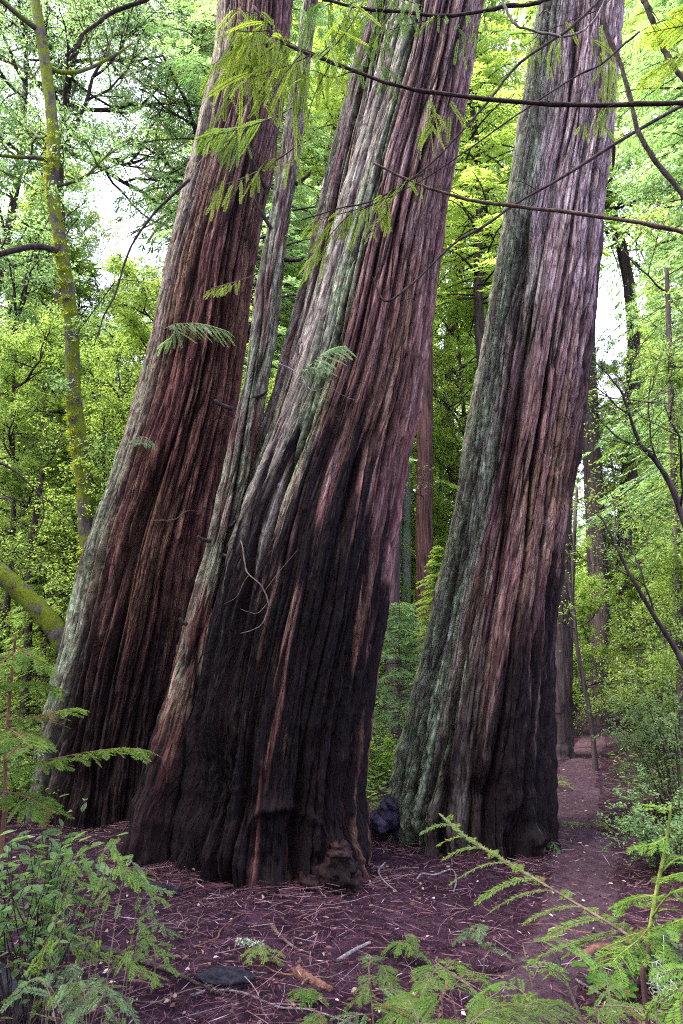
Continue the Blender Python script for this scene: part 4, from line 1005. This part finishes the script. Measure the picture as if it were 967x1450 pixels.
# left foreground: sapling, shrubs, sprays
tk, lv = MB(), MB(); b0 = ground_at(6, 3.6)
tk.tube(spline([b0, P(4, 1180, 3.6), P(8, 1060, 3.6), P(16, 960, 3.6), P(22, 900, 3.6)], 24), np.linspace(.013, .006, 24), 8)
for ctrl, tw, nt_, ti in ((PP([(8, 1090, 3.6), (60, 1078, 3.45), (120, 1066, 3.4), (170, 1060, 3.4), (205, 1062, 3.4)]), .22, 20, .56), (PP([(12, 1020, 3.6), (50, 1015, 3.5), (88, 1006, 3.4), (105, 1003, 3.4)]), .20, 14, .62),
                          (PP([(16, 970, 3.6), (40, 965, 3.5), (75, 975, 3.5)]), .20, 14, .60), (PP([(14, 980, 3.6), (-20, 965, 3.4), (-60, 970, 3.3)]), .2, 14, .6), (PP([(10, 1050, 3.6), (-20, 1060, 3.3), (-60, 1070, 3.2)]), .22, 14, .58),
                          (PP([(6, 1120, 3.6), (40, 1130, 3.4), (75, 1150, 3.3)]), .2, 14, .48), (PP([(10, 1030, 3.6), (25, 1040, 3.2), (45, 1060, 2.9)]), .2, 14, .55), (PP([(20, 920, 3.6), (5, 935, 3.4), (-30, 950, 3.3)]), .16, 12, .66),
                          (PP([(20, 915, 3.6), (45, 930, 3.5), (70, 945, 3.5)]), .14, 12, .66)):
    frond(lv, tk, ctrl, tw, nt_, .021, .0055, .0055, ang=.85, droop=.3, tint=ti, stem_r=.0042, order2=3)
plant('redwood_sapling', 'redwood sapling at the left edge with a bright spray reaching across the left giant', 'sapling', b0, tk, lv, M['rot_wood'], M['f_spray'])

def leaf_shrub(name, label, px, Y, spots, leafL, leafW, fol, stem='twig', grp=None, base_dz=0.0, seed=0, nleaf=9, cat='shrub'):
    """upright stems, each ending in a loose rosette of folded leaves"""
    g = np.random.default_rng(seed + 300); tk, lv = MB(), MB(); b0 = ground_at(px, Y)
    for (qx, qy, qY) in spots:
        e = P(qx, qy, qY); mid = (b0 + e) / 2 + g.standard_normal(3) * .05
        sp = spline([b0 + g.standard_normal(3) * np.array([.06, .06, 0]), mid, e], 16)
        tk.tube(sp, np.linspace(.004, .0016, 16), 5)
        t = norm(sp[-1] - sp[-4]); tint = .55 + .2 * g.normal()
        for k in range(nleaf):
            p = sp[15 - min(12, int(k * 1.0))] + g.standard_normal(3) * .004
            a = k * 2.4 + g.normal() * .4
            d = np.array([math.cos(a), math.sin(a), .15 + .2 * g.normal() - .35 * (k > 5)])
            lv.leaves([p], [d + t * .35], [UP + .35 * g.standard_normal(3)], leafL * (.65 + .5 * g.random()), leafW * (.8 + .3 * g.random()), [np.clip(tint + .12 * g.normal(), 0, 1)], .10)
    return plant(name, label, cat, b0, tk, lv, M[stem], M[fol], grp, 'leaves', 'stems')
g = np.random.default_rng(8)
spots = [(84, 1128, 3.5), (120, 1135, 3.5), (95, 1150, 3.5), (60, 1140, 3.5), (70, 1155, 3.45)]
leaf_shrub('tanoak_seedling', 'broad oval bluish leaves standing out against the dark left giant', 60, 3.55, spots, .075, .030, 'f_huckle', seed=1, nleaf=8)
spots = [(20 + 150 * g.random(), 1175 + 75 * g.random(), 3.2 + .5 * g.random()) for _ in range(30)] + [(-40 + 60 * g.random(), 1170 + 120 * g.random(), 3.1) for _ in range(12)]
leaf_shrub('tanoak_seedling', 'spreading clump of glossy oval leaves below the sapling at left', 70, 3.4, spots, .082, .038, 'f_huckle', seed=2, nleaf=8)
spots = [(-20 + 140 * g.random(), 1240 + 100 * g.random(), 2.9 + .4 * g.random()) for _ in range(9)]
leaf_shrub('tanoak_seedling', 'sparser dull leaves under the clump near the dark log at left', 30, 3.1, spots, .060, .026, 'f_under', seed=3, nleaf=8)
for lab, cnt, lo, hi, fo, bpx in (('sprawling yellow-green sprays covering the ground at left', 13, .45, .95, 'f_spray', 130), ('darker layered sprays mixed under the yellow-green ones at left', 7, .15, .6, 'f_under', 90)):
    tk, lv = MB(), MB(); b0 = ground_at(bpx, 3.4)
    for k in range(cnt):
        px, py, Y = 20 + 215 * g.random(), 1225 + 150 * g.random(), 2.8 + .9 * g.random()
        e = P(px, py, Y); a = g.uniform(-.7, .7) + (0 if px > 90 else PI)
        d = np.array([math.cos(a), math.sin(a), 0]); L = g.uniform(.12, .27)
        gz = float(terr(e[0], e[1])); e[2] = max(e[2], gz + .05)
        st = np.array([e[0] - d[0] * L * .8, e[1] - d[1] * L * .5, gz + .01])
        frond(lv, tk, [st, e - d * L * .4 + UP * .03, e, e + d * L * .55 - UP * .05], .075, 13, .015, .0038, .0042, tint=g.uniform(lo, hi), droop=.25, stem_r=.0022)
    plant('redwood_seedling', lab, 'seedling', b0, tk, lv, M['brown_twig'], M[fo], 'redwood seedlings in front of the giants')
tk, lv = MB(), MB(); b0 = ground_at(90, 2.9)
for k in range(8):
    px, py, Y = -10 + 200 * g.random(), 1370 + 85 * g.random(), 2.5 + .6 * g.random()
    e = P(px, py, Y); a = g.uniform(0, 6.28); d = np.array([math.cos(a), math.sin(a), 0]); L = g.uniform(.12, .24)
    st = e - d * L; st[2] = max(float(terr(st[0], st[1])), e[2] - .25)
    frond(lv, tk, [st, e - d * L * .3 + UP * .02, e + d * L * .5 - UP * .06], .09, 12, .016, .0042, .005, tint=.35 + .15 * g.normal(), droop=.25, stem_r=.0026)
plant('redwood_seedling', 'dim green sprays in the bottom left corner under the dark branch', 'seedling', b0, tk, lv, M['brown_twig'], M['f_under'], 'redwood seedlings in front of the giants')

# huckleberry shrub by the path, right
def bush(name, label, cx, Y, w_, h_, d_, n, leafL, leafW, fol, seed, nst=26, cat='shrub', grp=None, base_px=None):
    g = np.random.default_rng(seed); tk, lv = MB(), MB(); b0 = ground_at(cx, Y)
    for k in range(nst):
        a = g.random() * 2 * PI; rr = math.sqrt(g.random()); hh = h_ * (.35 + .65 * g.random()) * (1 - .35 * rr * rr)
        e = b0 + np.array([rr * w_ * math.cos(a), rr * d_ * math.sin(a), hh])
        sp = spline([b0 + np.array([.15 * w_ * math.cos(a), .15 * d_ * math.sin(a), -.03]), (b0 + e) / 2 + UP * .12 * h_ + g.standard_normal(3) * .05, e], 12)
        tk.tube(sp, np.linspace(.008, .002, 12), 5)
        for j in range(9):
            f = .35 + .65 * j / 9; p = sp[int(f * 11)]
            dd = norm(g.standard_normal(3) * np.array([1, 1, .45]) + np.array([math.cos(a), math.sin(a), .1]) * .6); L = (.16 + .20 * g.random()) * (w_ + .3)
            q = np.linspace(0, 1, 6)[:, None]; tw = p + dd * L * q - UP * (.25 * L) * q**2; tk.tube(tw, .0018, 4)
            m_ = n // (nst * 9); t_ = g.random(m_); tint = .5 + .22 * g.normal()
            O = p + dd * L * t_[:, None] - UP * (.25 * L) * t_[:, None]**2 + g.standard_normal((m_, 3)) * .012
            sd = norm(np.cross(dd, UP)); sg = np.where(g.random(m_) > .5, 1, -1)[:, None]
            lv.leaves(O, dd * .5 + sd * sg * .9 + .3 * g.standard_normal((m_, 3)), UP + .45 * g.standard_normal((m_, 3)), leafL * (.6 + .6 * g.random(m_)), leafW * (.8 + .4 * g.random(m_)), np.clip(tint + .2 * g.standard_normal(m_), 0, 1), 0, .45)
    return plant(name, label, cat, b0, tk, lv, M['twig'], M[fol], grp, 'leaves', 'stems')
bush('huckleberry_shrub', 'big pale green huckleberry shrub overhanging the right side of the path', 960, 8.0, .85, 1.75, .9, 11000, .036, .016, 'f_huckle', 1, 34)
bush('huckleberry_shrub', 'shaded lower huckleberry shrub at the right, in front of the big pale one', 945, 6.1, .60, .80, .6, 7500, .034, .016, 'f_huckle', 2, 26)
bush('huckleberry_shrub', 'rounded shrub at the far bend of the path on the right', 945, 11.5, 1.0, 1.9, 1.0, 9000, .045, .02, 'f_huckle', 3, 30)
bush('leafy_bush', 'small dark bush low at the right edge behind the sapling', 945, 4.2, .34, .34, .35, 2400, .038, .018, 'f_under', 4, 14)
bush('leafy_bush', 'small bush behind the left giant near its foot', 40, 8.2, .8, 1.1, .6, 5200, .05, .022, 'f_tanoak', 5, 20)
bush('leafy_bush', 'low bush in the gap between middle and right giants', 545, 9.8, .5, .8, .5, 3600, .05, .018, 'f_bright', 6, 16)
# three-leaved low plants by the path
for lab, px, Y, n, tx in (('round-leaved ground plant at the foot of the right sapling', 900, 3.0, 16, .6), ('round-leaved ground plant left of the dark bush at right', 862, 3.5, 14, .5), ('round-leaved ground plant on the path edge', 850, 4.2, 12, .4)):
    lv, tk = MB(), MB(); b0 = ground_at(px, Y)
    for k in range(n):
        c0 = b0 + np.array([g.normal() * .10, g.normal() * .10, 0]); c0[2] = float(terr(c0[0], c0[1])); t0 = c0 + np.array([g.normal() * .03, g.normal() * .03, .07 + .09 * g.random()])
        tk.tube(np.array([b0 + UP * .004, c0 + UP * .006, (c0 + t0) / 2, t0]), .0015, 4); a = g.random() * 6
        for j in range(3):
            d = np.array([math.cos(a + j * 2.09), math.sin(a + j * 2.09), .1]); lv.leaves([t0], [d], [UP + .15 * g.standard_normal(3)], .055, .05, [np.clip(tx + .15 * g.normal(), 0, 1)], .06)
    plant('ground_plant', lab, 'plant', b0, tk, lv, M['green_stem'], M['f_spray'], 'three-leaved plants at the path edge', 'leaves', 'stems')

# ------------------------------------------------------------------ overhead branches
def overhead(label, ctrl, r0, r1, bark='twig', sprays=(), fol='f_olive', side=(), n=40, twL=.16, name='overhanging_branch', cat='branch', nls=1.0):
    tk, lv = MB(), MB(); pts = spline(ctrl, n); g = np.random.default_rng(len(label) * 7 + int(r0 * 1e5))
    wob = np.cumsum(g.standard_normal((n, 3)) * .0016, 0); pts = pts + wob - wob[:1] * 1
    tk.tube(pts, np.linspace(r0, r1, n) * (1 + .10 * g.standard_normal(n)), 7, .5, .04)
    r = thing(name, label, cat, pts[0])
    put('stem', tk.mesh('stem', True), M[bark], r)
    if r0 > .0075:
        for k in range(6):
            i0 = int(n * (.12 + .8 * (k + g.random()) / 6.2)); d = norm(np.cross(pts[min(n - 1, i0 + 1)] - pts[i0], g.standard_normal(3)) + .6 * norm(pts[min(n - 1, i0 + 1)] - pts[i0])); Lk = g.uniform(.03, .16) * r0 / .012
            tk = MB(); tk.tube(spline([pts[i0], pts[i0] + d * Lk * .5 + g.standard_normal(3) * .006, pts[i0] + d * Lk + g.standard_normal(3) * .012 - UP * .1 * Lk], 9), np.linspace(r0 * .30, r0 * .08, 9), 5, .5, .06); put('twig', tk.mesh('twig', True), M[bark], r)
    for sd in side:
        tk = MB(); q = spline(sd[0], 18); tk.tube(q, np.linspace(sd[1], sd[1] * .4, 18), 5, .5, .04); put('twig', tk.mesh('twig', True), M[bark], r)
    for (c2, tw, nt_, hang, ti) in sprays:
        tk, lv = MB(), MB()
        frond(lv, tk, c2, tw, int(nt_ * (1.15 if hang >= .5 else 1.3)), nls * (.0135 if hang >= .5 else .0165), nls * .0042, nls * .0040, ang=.9, droop=.25, tint=ti, stem_r=.0028 * nls, hang=hang, g=g, tipn=hang < .5)
        put('twig', tk.mesh('twig', True), M[bark], r); put('foliage', lv.mesh('foliage'), M[fol], r)
    return r

hs = lambda pts, Y, tw, n, h=.85, ti=.5: (PP(pts, Y), tw, n, h, ti)
overhead('long dark level branch crossing the middle and right giants near the top', PP([(1010, 143), (967, 145), (884, 147), (754, 145), (614, 130), (549, 117), (471, 87), (412, 65), (382, 43), (355, 5)], 2.6), .012, .006, 'twig',
    [hs([(470, 86), (430, 70), (390, 62), (340, 70), (300, 92)], 2.6, .24, 22), hs([(440, 78), (410, 92), (370, 105), (325, 120)], 2.55, .24, 20), hs([(412, 65), (390, 40), (360, 20), (325, 12)], 2.6, .24, 20),
     hs([(500, 100), (470, 110), (440, 100), (410, 120)], 2.6, .16, 10), hs([(382, 43), (350, 45), (318, 40)], 2.55, .24, 16), hs([(430, 72), (400, 110), (380, 150)], 2.5, .16, 10),
     hs([(618, 130), (610, 160), (600, 195)], 2.6, .13, 9, .6), hs([(650, 135), (625, 175), (590, 205)], 2.65, .10, 8, .6), hs([(430, 75), (410, 60), (370, 50), (335, 30)], 2.7, .26, 22), hs([(400, 58), (370, 80), (345, 100), (318, 150)], 2.65, .2, 18, .75), hs([(440, 78), (428, 110), (425, 150), (415, 185)], 2.5, .16, 14, .85, .45), hs([(380, 42), (355, 60), (330, 80), (305, 125)], 2.7, .2, 18, .75, .6), hs([(450, 80), (470, 60), (485, 30), (500, 0)], 2.6, .22, 18, .8, .6)], 'f_olive',
    [(PP([(470, 87), (452, 120), (440, 150), (430, 190), (405, 220)], 2.6), .003), (PP([(455, 82), (478, 60), (500, 30), (520, -10)], 2.6), .004)])
overhead('dark branch along the top edge above the middle giant', PP([(800, -12), (760, 3), (709, 7), (634, 20), (560, 12), (500, 5), (450, -8)], 2.7), .010, .007, 'twig',
    [hs([(640, 20), (600, 30), (560, 40), (520, 50)], 2.7, .12, 14, .6), hs([(560, 12), (540, 40), (520, 75), (500, 100)], 2.7, .13, 12, .6), hs([(500, 5), (490, 30), (470, 55)], 2.7, .14, 12, .7),
     hs([(600, 10), (560, -5), (520, -10)], 2.7, .2, 20, .7), hs([(540, 10), (515, 25), (495, 60), (480, 95)], 2.75, .18, 16, .75, .4), hs([(580, 15), (560, 40), (545, 70), (548, 110)], 2.75, .12, 12, .8, .45), hs([(480, 0), (455, 10), (430, 15)], 2.7, .2, 14, .8, .6), hs([(690, 10), (680, 30), (670, 55)], 2.7, .10, 8, .8, .4), hs([(660, 12), (650, 40), (655, 80)], 2.75, .09, 8, .6)], 'f_spray')
overhead('brown bare branch dipping across the right giant', PP([(1000, 334), (967, 328), (850, 308), (730, 292), (660, 283), (590, 262), (527, 232)], 3.0), .012, .006, 'brown_twig')
overhead('dark branch slanting down leftward behind the brown one to a hooked twig', PP([(1000, 132), (967, 150), (880, 200), (790, 255), (728, 290), (690, 318), (645, 345), (600, 390), (560, 425), (545, 430), (535, 418), (530, 400), (536, 384)], 3.3), .011, .003, 'twig',
    [], 'f_olive', [(PP([(764, 272), (740, 258), (720, 256)], 3.3), .003), (PP([(690, 318), (660, 340), (630, 365)], 3.3), .003)])
overhead('thick dark branch curving down at the upper right from the right giant', PP([(848, -15), (855, 35), (870, 70), (885, 105), (897, 150), (905, 185), (915, 205), (930, 228), (950, 255), (985, 300)], 3.2), .012, .013, 'twig')
overhead('dark branch in the upper right corner carrying bright yellow-green sprays', PP([(905, -20), (918, 10), (935, 45), (950, 75), (990, 130)], 2.4), .012, .010, 'twig',
    [(PP([(1000, 30, 2.0), (970, 36, 2.0), (940, 42, 2.0), (912, 48, 2.0)]), .09, 12, 0.0, .8), (PP([(1000, 60, 2.0), (965, 75, 2.0), (935, 95, 2.0), (910, 110, 2.0)]), .09, 12, .2, .8), (PP([(1000, 10, 2.0), (975, 12, 2.0), (950, 20, 2.0)]), .07, 9, 0.1, .8)], 'f_olive')
overhead('thin dark diagonal branch rising from the hanging spray to the top right', PP([(905, 45), (850, 90), (812, 108), (735, 160), (690, 190), (640, 225), (580, 262), (500, 300)], 2.9), .006, .0025, 'twig')
overhead('thin dark diagonal branch with a drooping yellow-green spray over the middle giant', PP([(862, -15), (832, 20), (800, 48), (735, 95), (690, 150), (640, 205), (590, 255), (530, 290), (470, 305), (425, 318)], 2.8), .008, .0025, 'twig',
    [hs([(560, 276), (530, 288), (500, 298), (462, 308), (432, 320)], 2.8, .17, 18, .75), hs([(545, 280), (548, 300), (525, 330)], 2.75, .12, 10, .8), hs([(500, 298), (470, 330), (440, 370)], 2.8, .15, 12, .7), hs([(600, 246), (570, 262), (545, 290)], 2.8, .12, 10, .7)], 'f_olive')
overhead('pale bare twig looping across the top of the right giant', PP([(708, -8), (714, 8), (728, 34), (745, 42), (775, 46), (800, 49), (825, 38), (845, 20), (858, -5)], 2.3), .0055, .004, 'pale_twig')
overhead('short pale twig curl above the right giant', PP([(763, 22), (770, 18), (777, 24), (776, 30)], 2.3), .003, .002, 'pale_twig')
overhead('dangling thin olive sprays in front of the upper right giant', PP([(880, -20), (850, 10), (810, 25), (770, 40), (725, 45)], 3.4), .004, .002, 'twig',
    [hs([(850, 10), (862, 60), (868, 110), (866, 170)], 3.4, .20, 18, .9, .35), hs([(830, 18), (850, 90), (855, 140), (850, 190)], 3.4, .17, 12, .9, .35), hs([(800, 28), (790, 60), (770, 90)], 3.4, .2, 10, .92, .35), hs([(770, 40), (750, 60), (720, 75)], 3.4, .18, 9, .9, .4), hs([(860, 150), (840, 165), (815, 185)], 3.4, .1, 7, .7, .35)], 'f_olive')
# sprays hanging on the left side
overhead('grey twig with hanging sprays crossing the left giant low, below the leafy canopy', PP([(440, 195), (400, 220), (370, 240), (335, 255), (300, 262), (285, 268)], 2.9), .004, .002, 'brown_twig',
    [hs([(400, 220), (370, 240), (335, 256), (296, 268)], 2.9, .17, 13, .8, .55), hs([(420, 205), (415, 225), (420, 250)], 2.9, .10, 6, .85, .55)], 'f_olive')
overhead('pale spray fanned out over the left giant above the grey twig', PP([(420, 150), (390, 165), (350, 180), (310, 188), (288, 205)], 2.9), .004, .002, 'pale_twig',
    [(PP([(390, 165), (350, 178), (310, 186), (285, 195)], 2.9), .14, 14, .3, .6), hs([(350, 180), (330, 195), (300, 215)], 2.9, .16, 10, .8, .6)], 'f_spray')
overhead('dark curved bare branch hanging left of the left giant', PP([(268, 254), (240, 280), (215, 305), (190, 340), (175, 375), (160, 420), (145, 450), (132, 490)], 7.6), .022, .007, 'twig', [], 'f_olive',
    [(PP([(215, 305), (195, 325), (172, 340), (150, 352)], 7.6), .007), (PP([(163, 398), (140, 430), (110, 470), (95, 482)], 7.6), .008), (PP([(165, 395), (205, 400), (240, 412)], 7.6), .006)])
overhead('dark branch at the top left against the white sky', PP([(225, -12), (203, 2), (160, 18), (140, 32), (118, 50), (110, 68), (92, 82)], 5.0), .022, .008, 'twig', [], 'f_blue', [(PP([(160, 18), (150, 5), (140, -10)], 5.0), .006), (PP([(118, 50), (112, 70), (98, 95)], 5.0), .006)])
overhead('thin bare branch sloping down from the left edge at mid height', PP([(-15, 648), (20, 668), (55, 700), (80, 720), (105, 745)], 6.5), .014, .004, 'twig', [], 'f_blue', [(PP([(60, 702), (62, 730), (52, 755), (35, 768), (0, 758)], 6.5), .008)])
def on_bark(pix, rows, Yc, out=0.0):
    r = []
    py_, l, rr = (np.array(v, float) for v in zip(*rows))
    for k, (px, py) in enumerate(pix):
        a, c = P(np.interp(py, py_, l), py, Yc), P(np.interp(py, py_, rr), py, Yc); cx, R0 = (a[0] + c[0]) / 2, (c[0] - a[0]) / 2; Y = Yc - R0
        for _ in range(6):
            x = P(px, py, Y)[0]; Y = Yc - math.sqrt(max(R0 * R0 - (x - cx)**2, 0.0025 * R0))
        r.append(P(px, py, Y - (out[k] if hasattr(out, '__len__') else out)))
    return r
BK = on_bark
overhead('small sprig of flat needles on the left giant, upper', BK([(374, 384), (345, 395), (318, 404), (298, 411)], ROWS1, Y1, (-.05, .12, .28, .45)), .010, .004, 'brown_twig', [(BK([(345, 395), (318, 404), (292, 413)], ROWS1, Y1, (.12, .28, .48)), .24, 12, .45, .6)], 'f_olive', name='sprig', cat='sprig', nls=1.7)
overhead('bluish sprig hanging in front of the left giant at mid height', BK([(226, 470), (250, 458), (290, 460), (322, 470)], ROWS1, Y1, (-.05, .15, .3, .45)), .009, .003, 'brown_twig', [(BK([(232, 466), (255, 458), (290, 460), (325, 470)], ROWS1, Y1, (.05, .15, .3, .45)), .34, 20, .35, .35), (BK([(250, 460), (245, 475), (225, 490)], ROWS1, Y1, (.15, .25, .3)), .24, 9, .4, .35)], 'f_blue', name='sprig', cat='sprig', nls=1.4)
overhead('bluish little sprig on the left flank of the left giant', BK([(182, 645), (188, 624), (205, 620), (216, 628)], ROWS1, Y1, (-.04, .12, .25, .35)), .008, .003, 'brown_twig', [(BK([(184, 632), (190, 622), (205, 620), (220, 630)], ROWS1, Y1, (.06, .14, .25, .36)), .22, 13, .4, .3)], 'f_blue', name='sprig', cat='sprig', nls=1.4)
overhead('bluish sprig and pale twig in front of the middle giant', BK([(395, 515), (410, 522), (425, 535), (440, 555), (460, 548), (475, 525)], ROWS2, Y2, (-.04, .06, .12, .12, .16, .2)), .007, .003, 'pale_twig', [(BK([(425, 535), (445, 512), (470, 495), (490, 490)], ROWS2, Y2, (.12, .2, .28, .36)), .24, 16, .4, .45), (BK([(430, 530), (448, 522), (470, 518)], ROWS2, Y2, (.12, .2, .26)), .18, 10, .5, .45)], 'f_blue',
    [(BK([(430, 540), (435, 555), (425, 570), (405, 578)], ROWS2, Y2, (.12, .1, .06, .03)), .004), (BK([(470, 530), (472, 550), (490, 562), (508, 568)], ROWS2, Y2, (.2, .14, .06, .02)), .004)], name='sprig', cat='sprig', nls=1.5)
overhead('pale dead vine curling on the burnt left flank of the middle giant', BK([(333, 752), (342, 770), (346, 800), (352, 815), (368, 830), (378, 850), (378, 865), (370, 885), (355, 893), (340, 896)], ROWS2, Y2, .04), .0075, .0035, 'brown_twig', [], 'f_blue',
    [(BK([(352, 815), (345, 825), (335, 845), (318, 855)], ROWS2, Y2, .04), .005), (BK([(378, 855), (365, 868), (350, 866), (340, 862)], ROWS2, Y2, .05), .004), (BK([(374, 838), (395, 810), (422, 778)], ROWS2, Y2, .04), .0035)], name='dead_vine', cat='vine')
overhead('thin pale twig lying across the bark of the left giant', BK([(218, 737), (245, 736), (265, 724), (285, 725)], ROWS1, Y1, .05), .007, .003, 'brown_twig', name='dead_vine', cat='vine')
# hanging strip of loose bark on the right giant
m = MB(); q = spline(PP([(868, 195), (872, 215), (872, 235), (870, 252)], Y3 - .1), 8); m.leaves([q[0]], [q[-1] - q[0]], [[0, -1, 0]], .45, .05, .5, .2)
o = put('bark_strip', m.mesh('bark_strip'), M['red_bark'], gC)

# ------------------------------------------------------------------ sticks and scraps on the floor
def stick(label, pix, r0, r1, bark, name='stick', lift=.006, group='fallen sticks on the forest floor', sides=7, rough=.06):
    pts = []
    for a in pix:
        p = G(a[0], a[1]); p[2] += lift + (a[2] if len(a) > 2 else 0); pts.append(p)
    m = MB(); n = 24; m.tube(spline(pts, n), np.linspace(r0, r1, n), sides, .5, rough)
    r = obj(name, m.mesh(name, True), M[bark]); tag(r, label, 'stick' if name == 'stick' else name.replace('_', ' '), group); return r
stick('long dark dead branch along the ground at lower left', [(-20, 1358, .05), (60, 1362, .05), (140, 1358, .05), (200, 1370, .03), (255, 1392, .03), (315, 1412)], .030, .007, 'twig')
stick('thick rotten log in the bottom left corner', [(-15, 1385, .03), (20, 1420, .03), (55, 1462, .03)], .055, .05, 'char_wood')
stick('black charred stick at the foot of the slender trunk', [(192, 1254, .02), (225, 1262, .02), (258, 1266, .02)], .035, .022, 'char_wood')
stick('long pale twig curving across the floor at bottom centre', [(270, 1412), (300, 1404), (345, 1408), (395, 1428), (440, 1432), (500, 1452)], .008, .004, 'pale_twig')
stick('pale grey stick left of the reddish seedling stick', [(478, 1362), (500, 1348), (524, 1336)], .013, .010, 'pale_twig')
stick('pale stick running to the lower right under the seedlings', [(778, 1368), (820, 1392), (868, 1418), (905, 1428), (945, 1436)], .009, .006, 'pale_twig')
stick('pale curled twig right of the middle giant foot', [(545, 1226, .02), (536, 1240, .03), (543, 1252, .02), (562, 1264)], .009, .006, 'pale_twig')
stick('hooked pale twig before the right giant', [(590, 1246), (598, 1238), (615, 1240), (640, 1236, .02), (646, 1252, .02), (642, 1264)], .009, .006, 'pale_twig')
stick('brown twig arching over the litter at lower centre', [(596, 1400), (630, 1390, .03), (660, 1400, .02), (685, 1418)], .008, .005, 'brown_twig')
stick('thin curved twig above the arching brown one', [(620, 1362, .02), (618, 1372, .03), (640, 1385, .02), (690, 1410)], .005, .004, 'brown_twig')
stick('forked brown root stub at lower centre', [(634, 1392, .04), (632, 1405, .02), (622, 1420)], .016, .010, 'rot_wood')
stick('brown stick slanting by the yellow-green sprout', [(384, 1312), (398, 1328), (420, 1345), (440, 1352)], .012, .006, 'brown_twig')
stick('reddish rotten stick right of the dark slab', [(418, 1378), (440, 1390), (470, 1404)], .034, .020, 'rot_wood', rough=.12)
stick('dark stick leaning across the right foreground', [(778, 1360, .12), (795, 1395, .08), (815, 1430, .02), (826, 1455)], .011, .012, 'twig')
stick('reddish decayed branch piece by the path', [(822, 1360), (845, 1352, .03), (872, 1350, .02), (890, 1345)], .03, .02, 'rot_wood', rough=.12)
stick('thin reddish twig near the slender trunk foot', [(180, 1218, .04), (195, 1238, .05), (215, 1243, .03), (235, 1260)], .006, .005, 'rot_wood')
for k in range(28):
    xk, yk = rng.uniform(-2.2, 2.6), rng.uniform(3.3, 7.0)
    if not clear_of_trunks(np.array([xk]), np.array([yk]), 1.0)[0]: continue
    L = rng.uniform(.18, .55); a = rng.uniform(0, PI); q = np.linspace(-.5, .5, 6)
    px_ = xk + q * L * math.cos(a) + .05 * L * np.sin(q * 9 + k); py2 = yk + q * L * math.sin(a) + .08 * L * np.cos(q * 7 + k)
    pts = np.stack([px_, py2, terr(px_, py2) + .022], -1); m = MB(); m.tube(spline(pts, 12), np.linspace(.005, .0025, 12) * rng.uniform(.7, 1.5), 5, .5, .05)
    tag(obj('twig_on_ground', m.mesh('twig_on_ground', True), M[('pale_twig', 'brown_twig', 'rot_wood', 'brown_twig')[k % 4]]), 'one of the thin dead twigs strewn over the needle litter', 'twig', 'thin dead twigs strewn over the litter')
# charred slab and pale lichen scraps
V, F = blob(G(318, 1392) + np.array([0, 0, .02]), (.15, .10, .045), 300, .25, 24); m = MB(); m.add(V, F, .5)
tag(obj('charred_slab', m.mesh('charred_slab', True), M['char_wood']), 'flat blackish-blue slab of charred wood on the litter at lower left centre', 'charred wood')
m = MB(); c0 = G(352, 1345) + np.array([0, 0, .03]); n = 160
tt = rng.random(n); O = c0 + np.stack([(tt - .5) * .16, -.04 * (tt - .5), .02 * rng.random(n)], -1)
M['lichen'] = mat_ramp('pale_lichen', [(0, (.20, .24, .17)), (.6, (.36, .42, .30)), (1, (.52, .56, .44))], .8)
m.leaves(O, rng.standard_normal((n, 3)), UP + .6 * rng.standard_normal((n, 3)), .022, .010)
tag(obj('lichen_tuft', m.mesh('lichen_tuft'), M['lichen']), 'pale grey-green lichen tuft on the litter in front of the middle giant', 'lichen')
m = MB()
for k in range(34):
    c0 = P(938, 1392, 2.15) + rng.standard_normal(3) * np.array([.018, .018, .025]); ra = .012 + .012 * rng.random(); a = np.linspace(0, 4.5, 9) + rng.random() * 6; u = norm(rng.standard_normal(3)); v = norm(np.cross(u, rng.standard_normal(3)))
    m.tube(c0 + ra * (np.cos(a)[:, None] * u + np.sin(a)[:, None] * v), .0013, 4, rng.random())
for y_ in (1335, 1350): m.tube(PP([(939, y_ - 12, 2.15), (940, y_, 2.15), (938, 1385, 2.15)]), .0012, 4, .7)
tag(obj('lichen_tangle', m.mesh('lichen_tangle', True), M['lichen']), 'tangle of pale curly lichen hanging beside the right sapling stem', 'lichen')
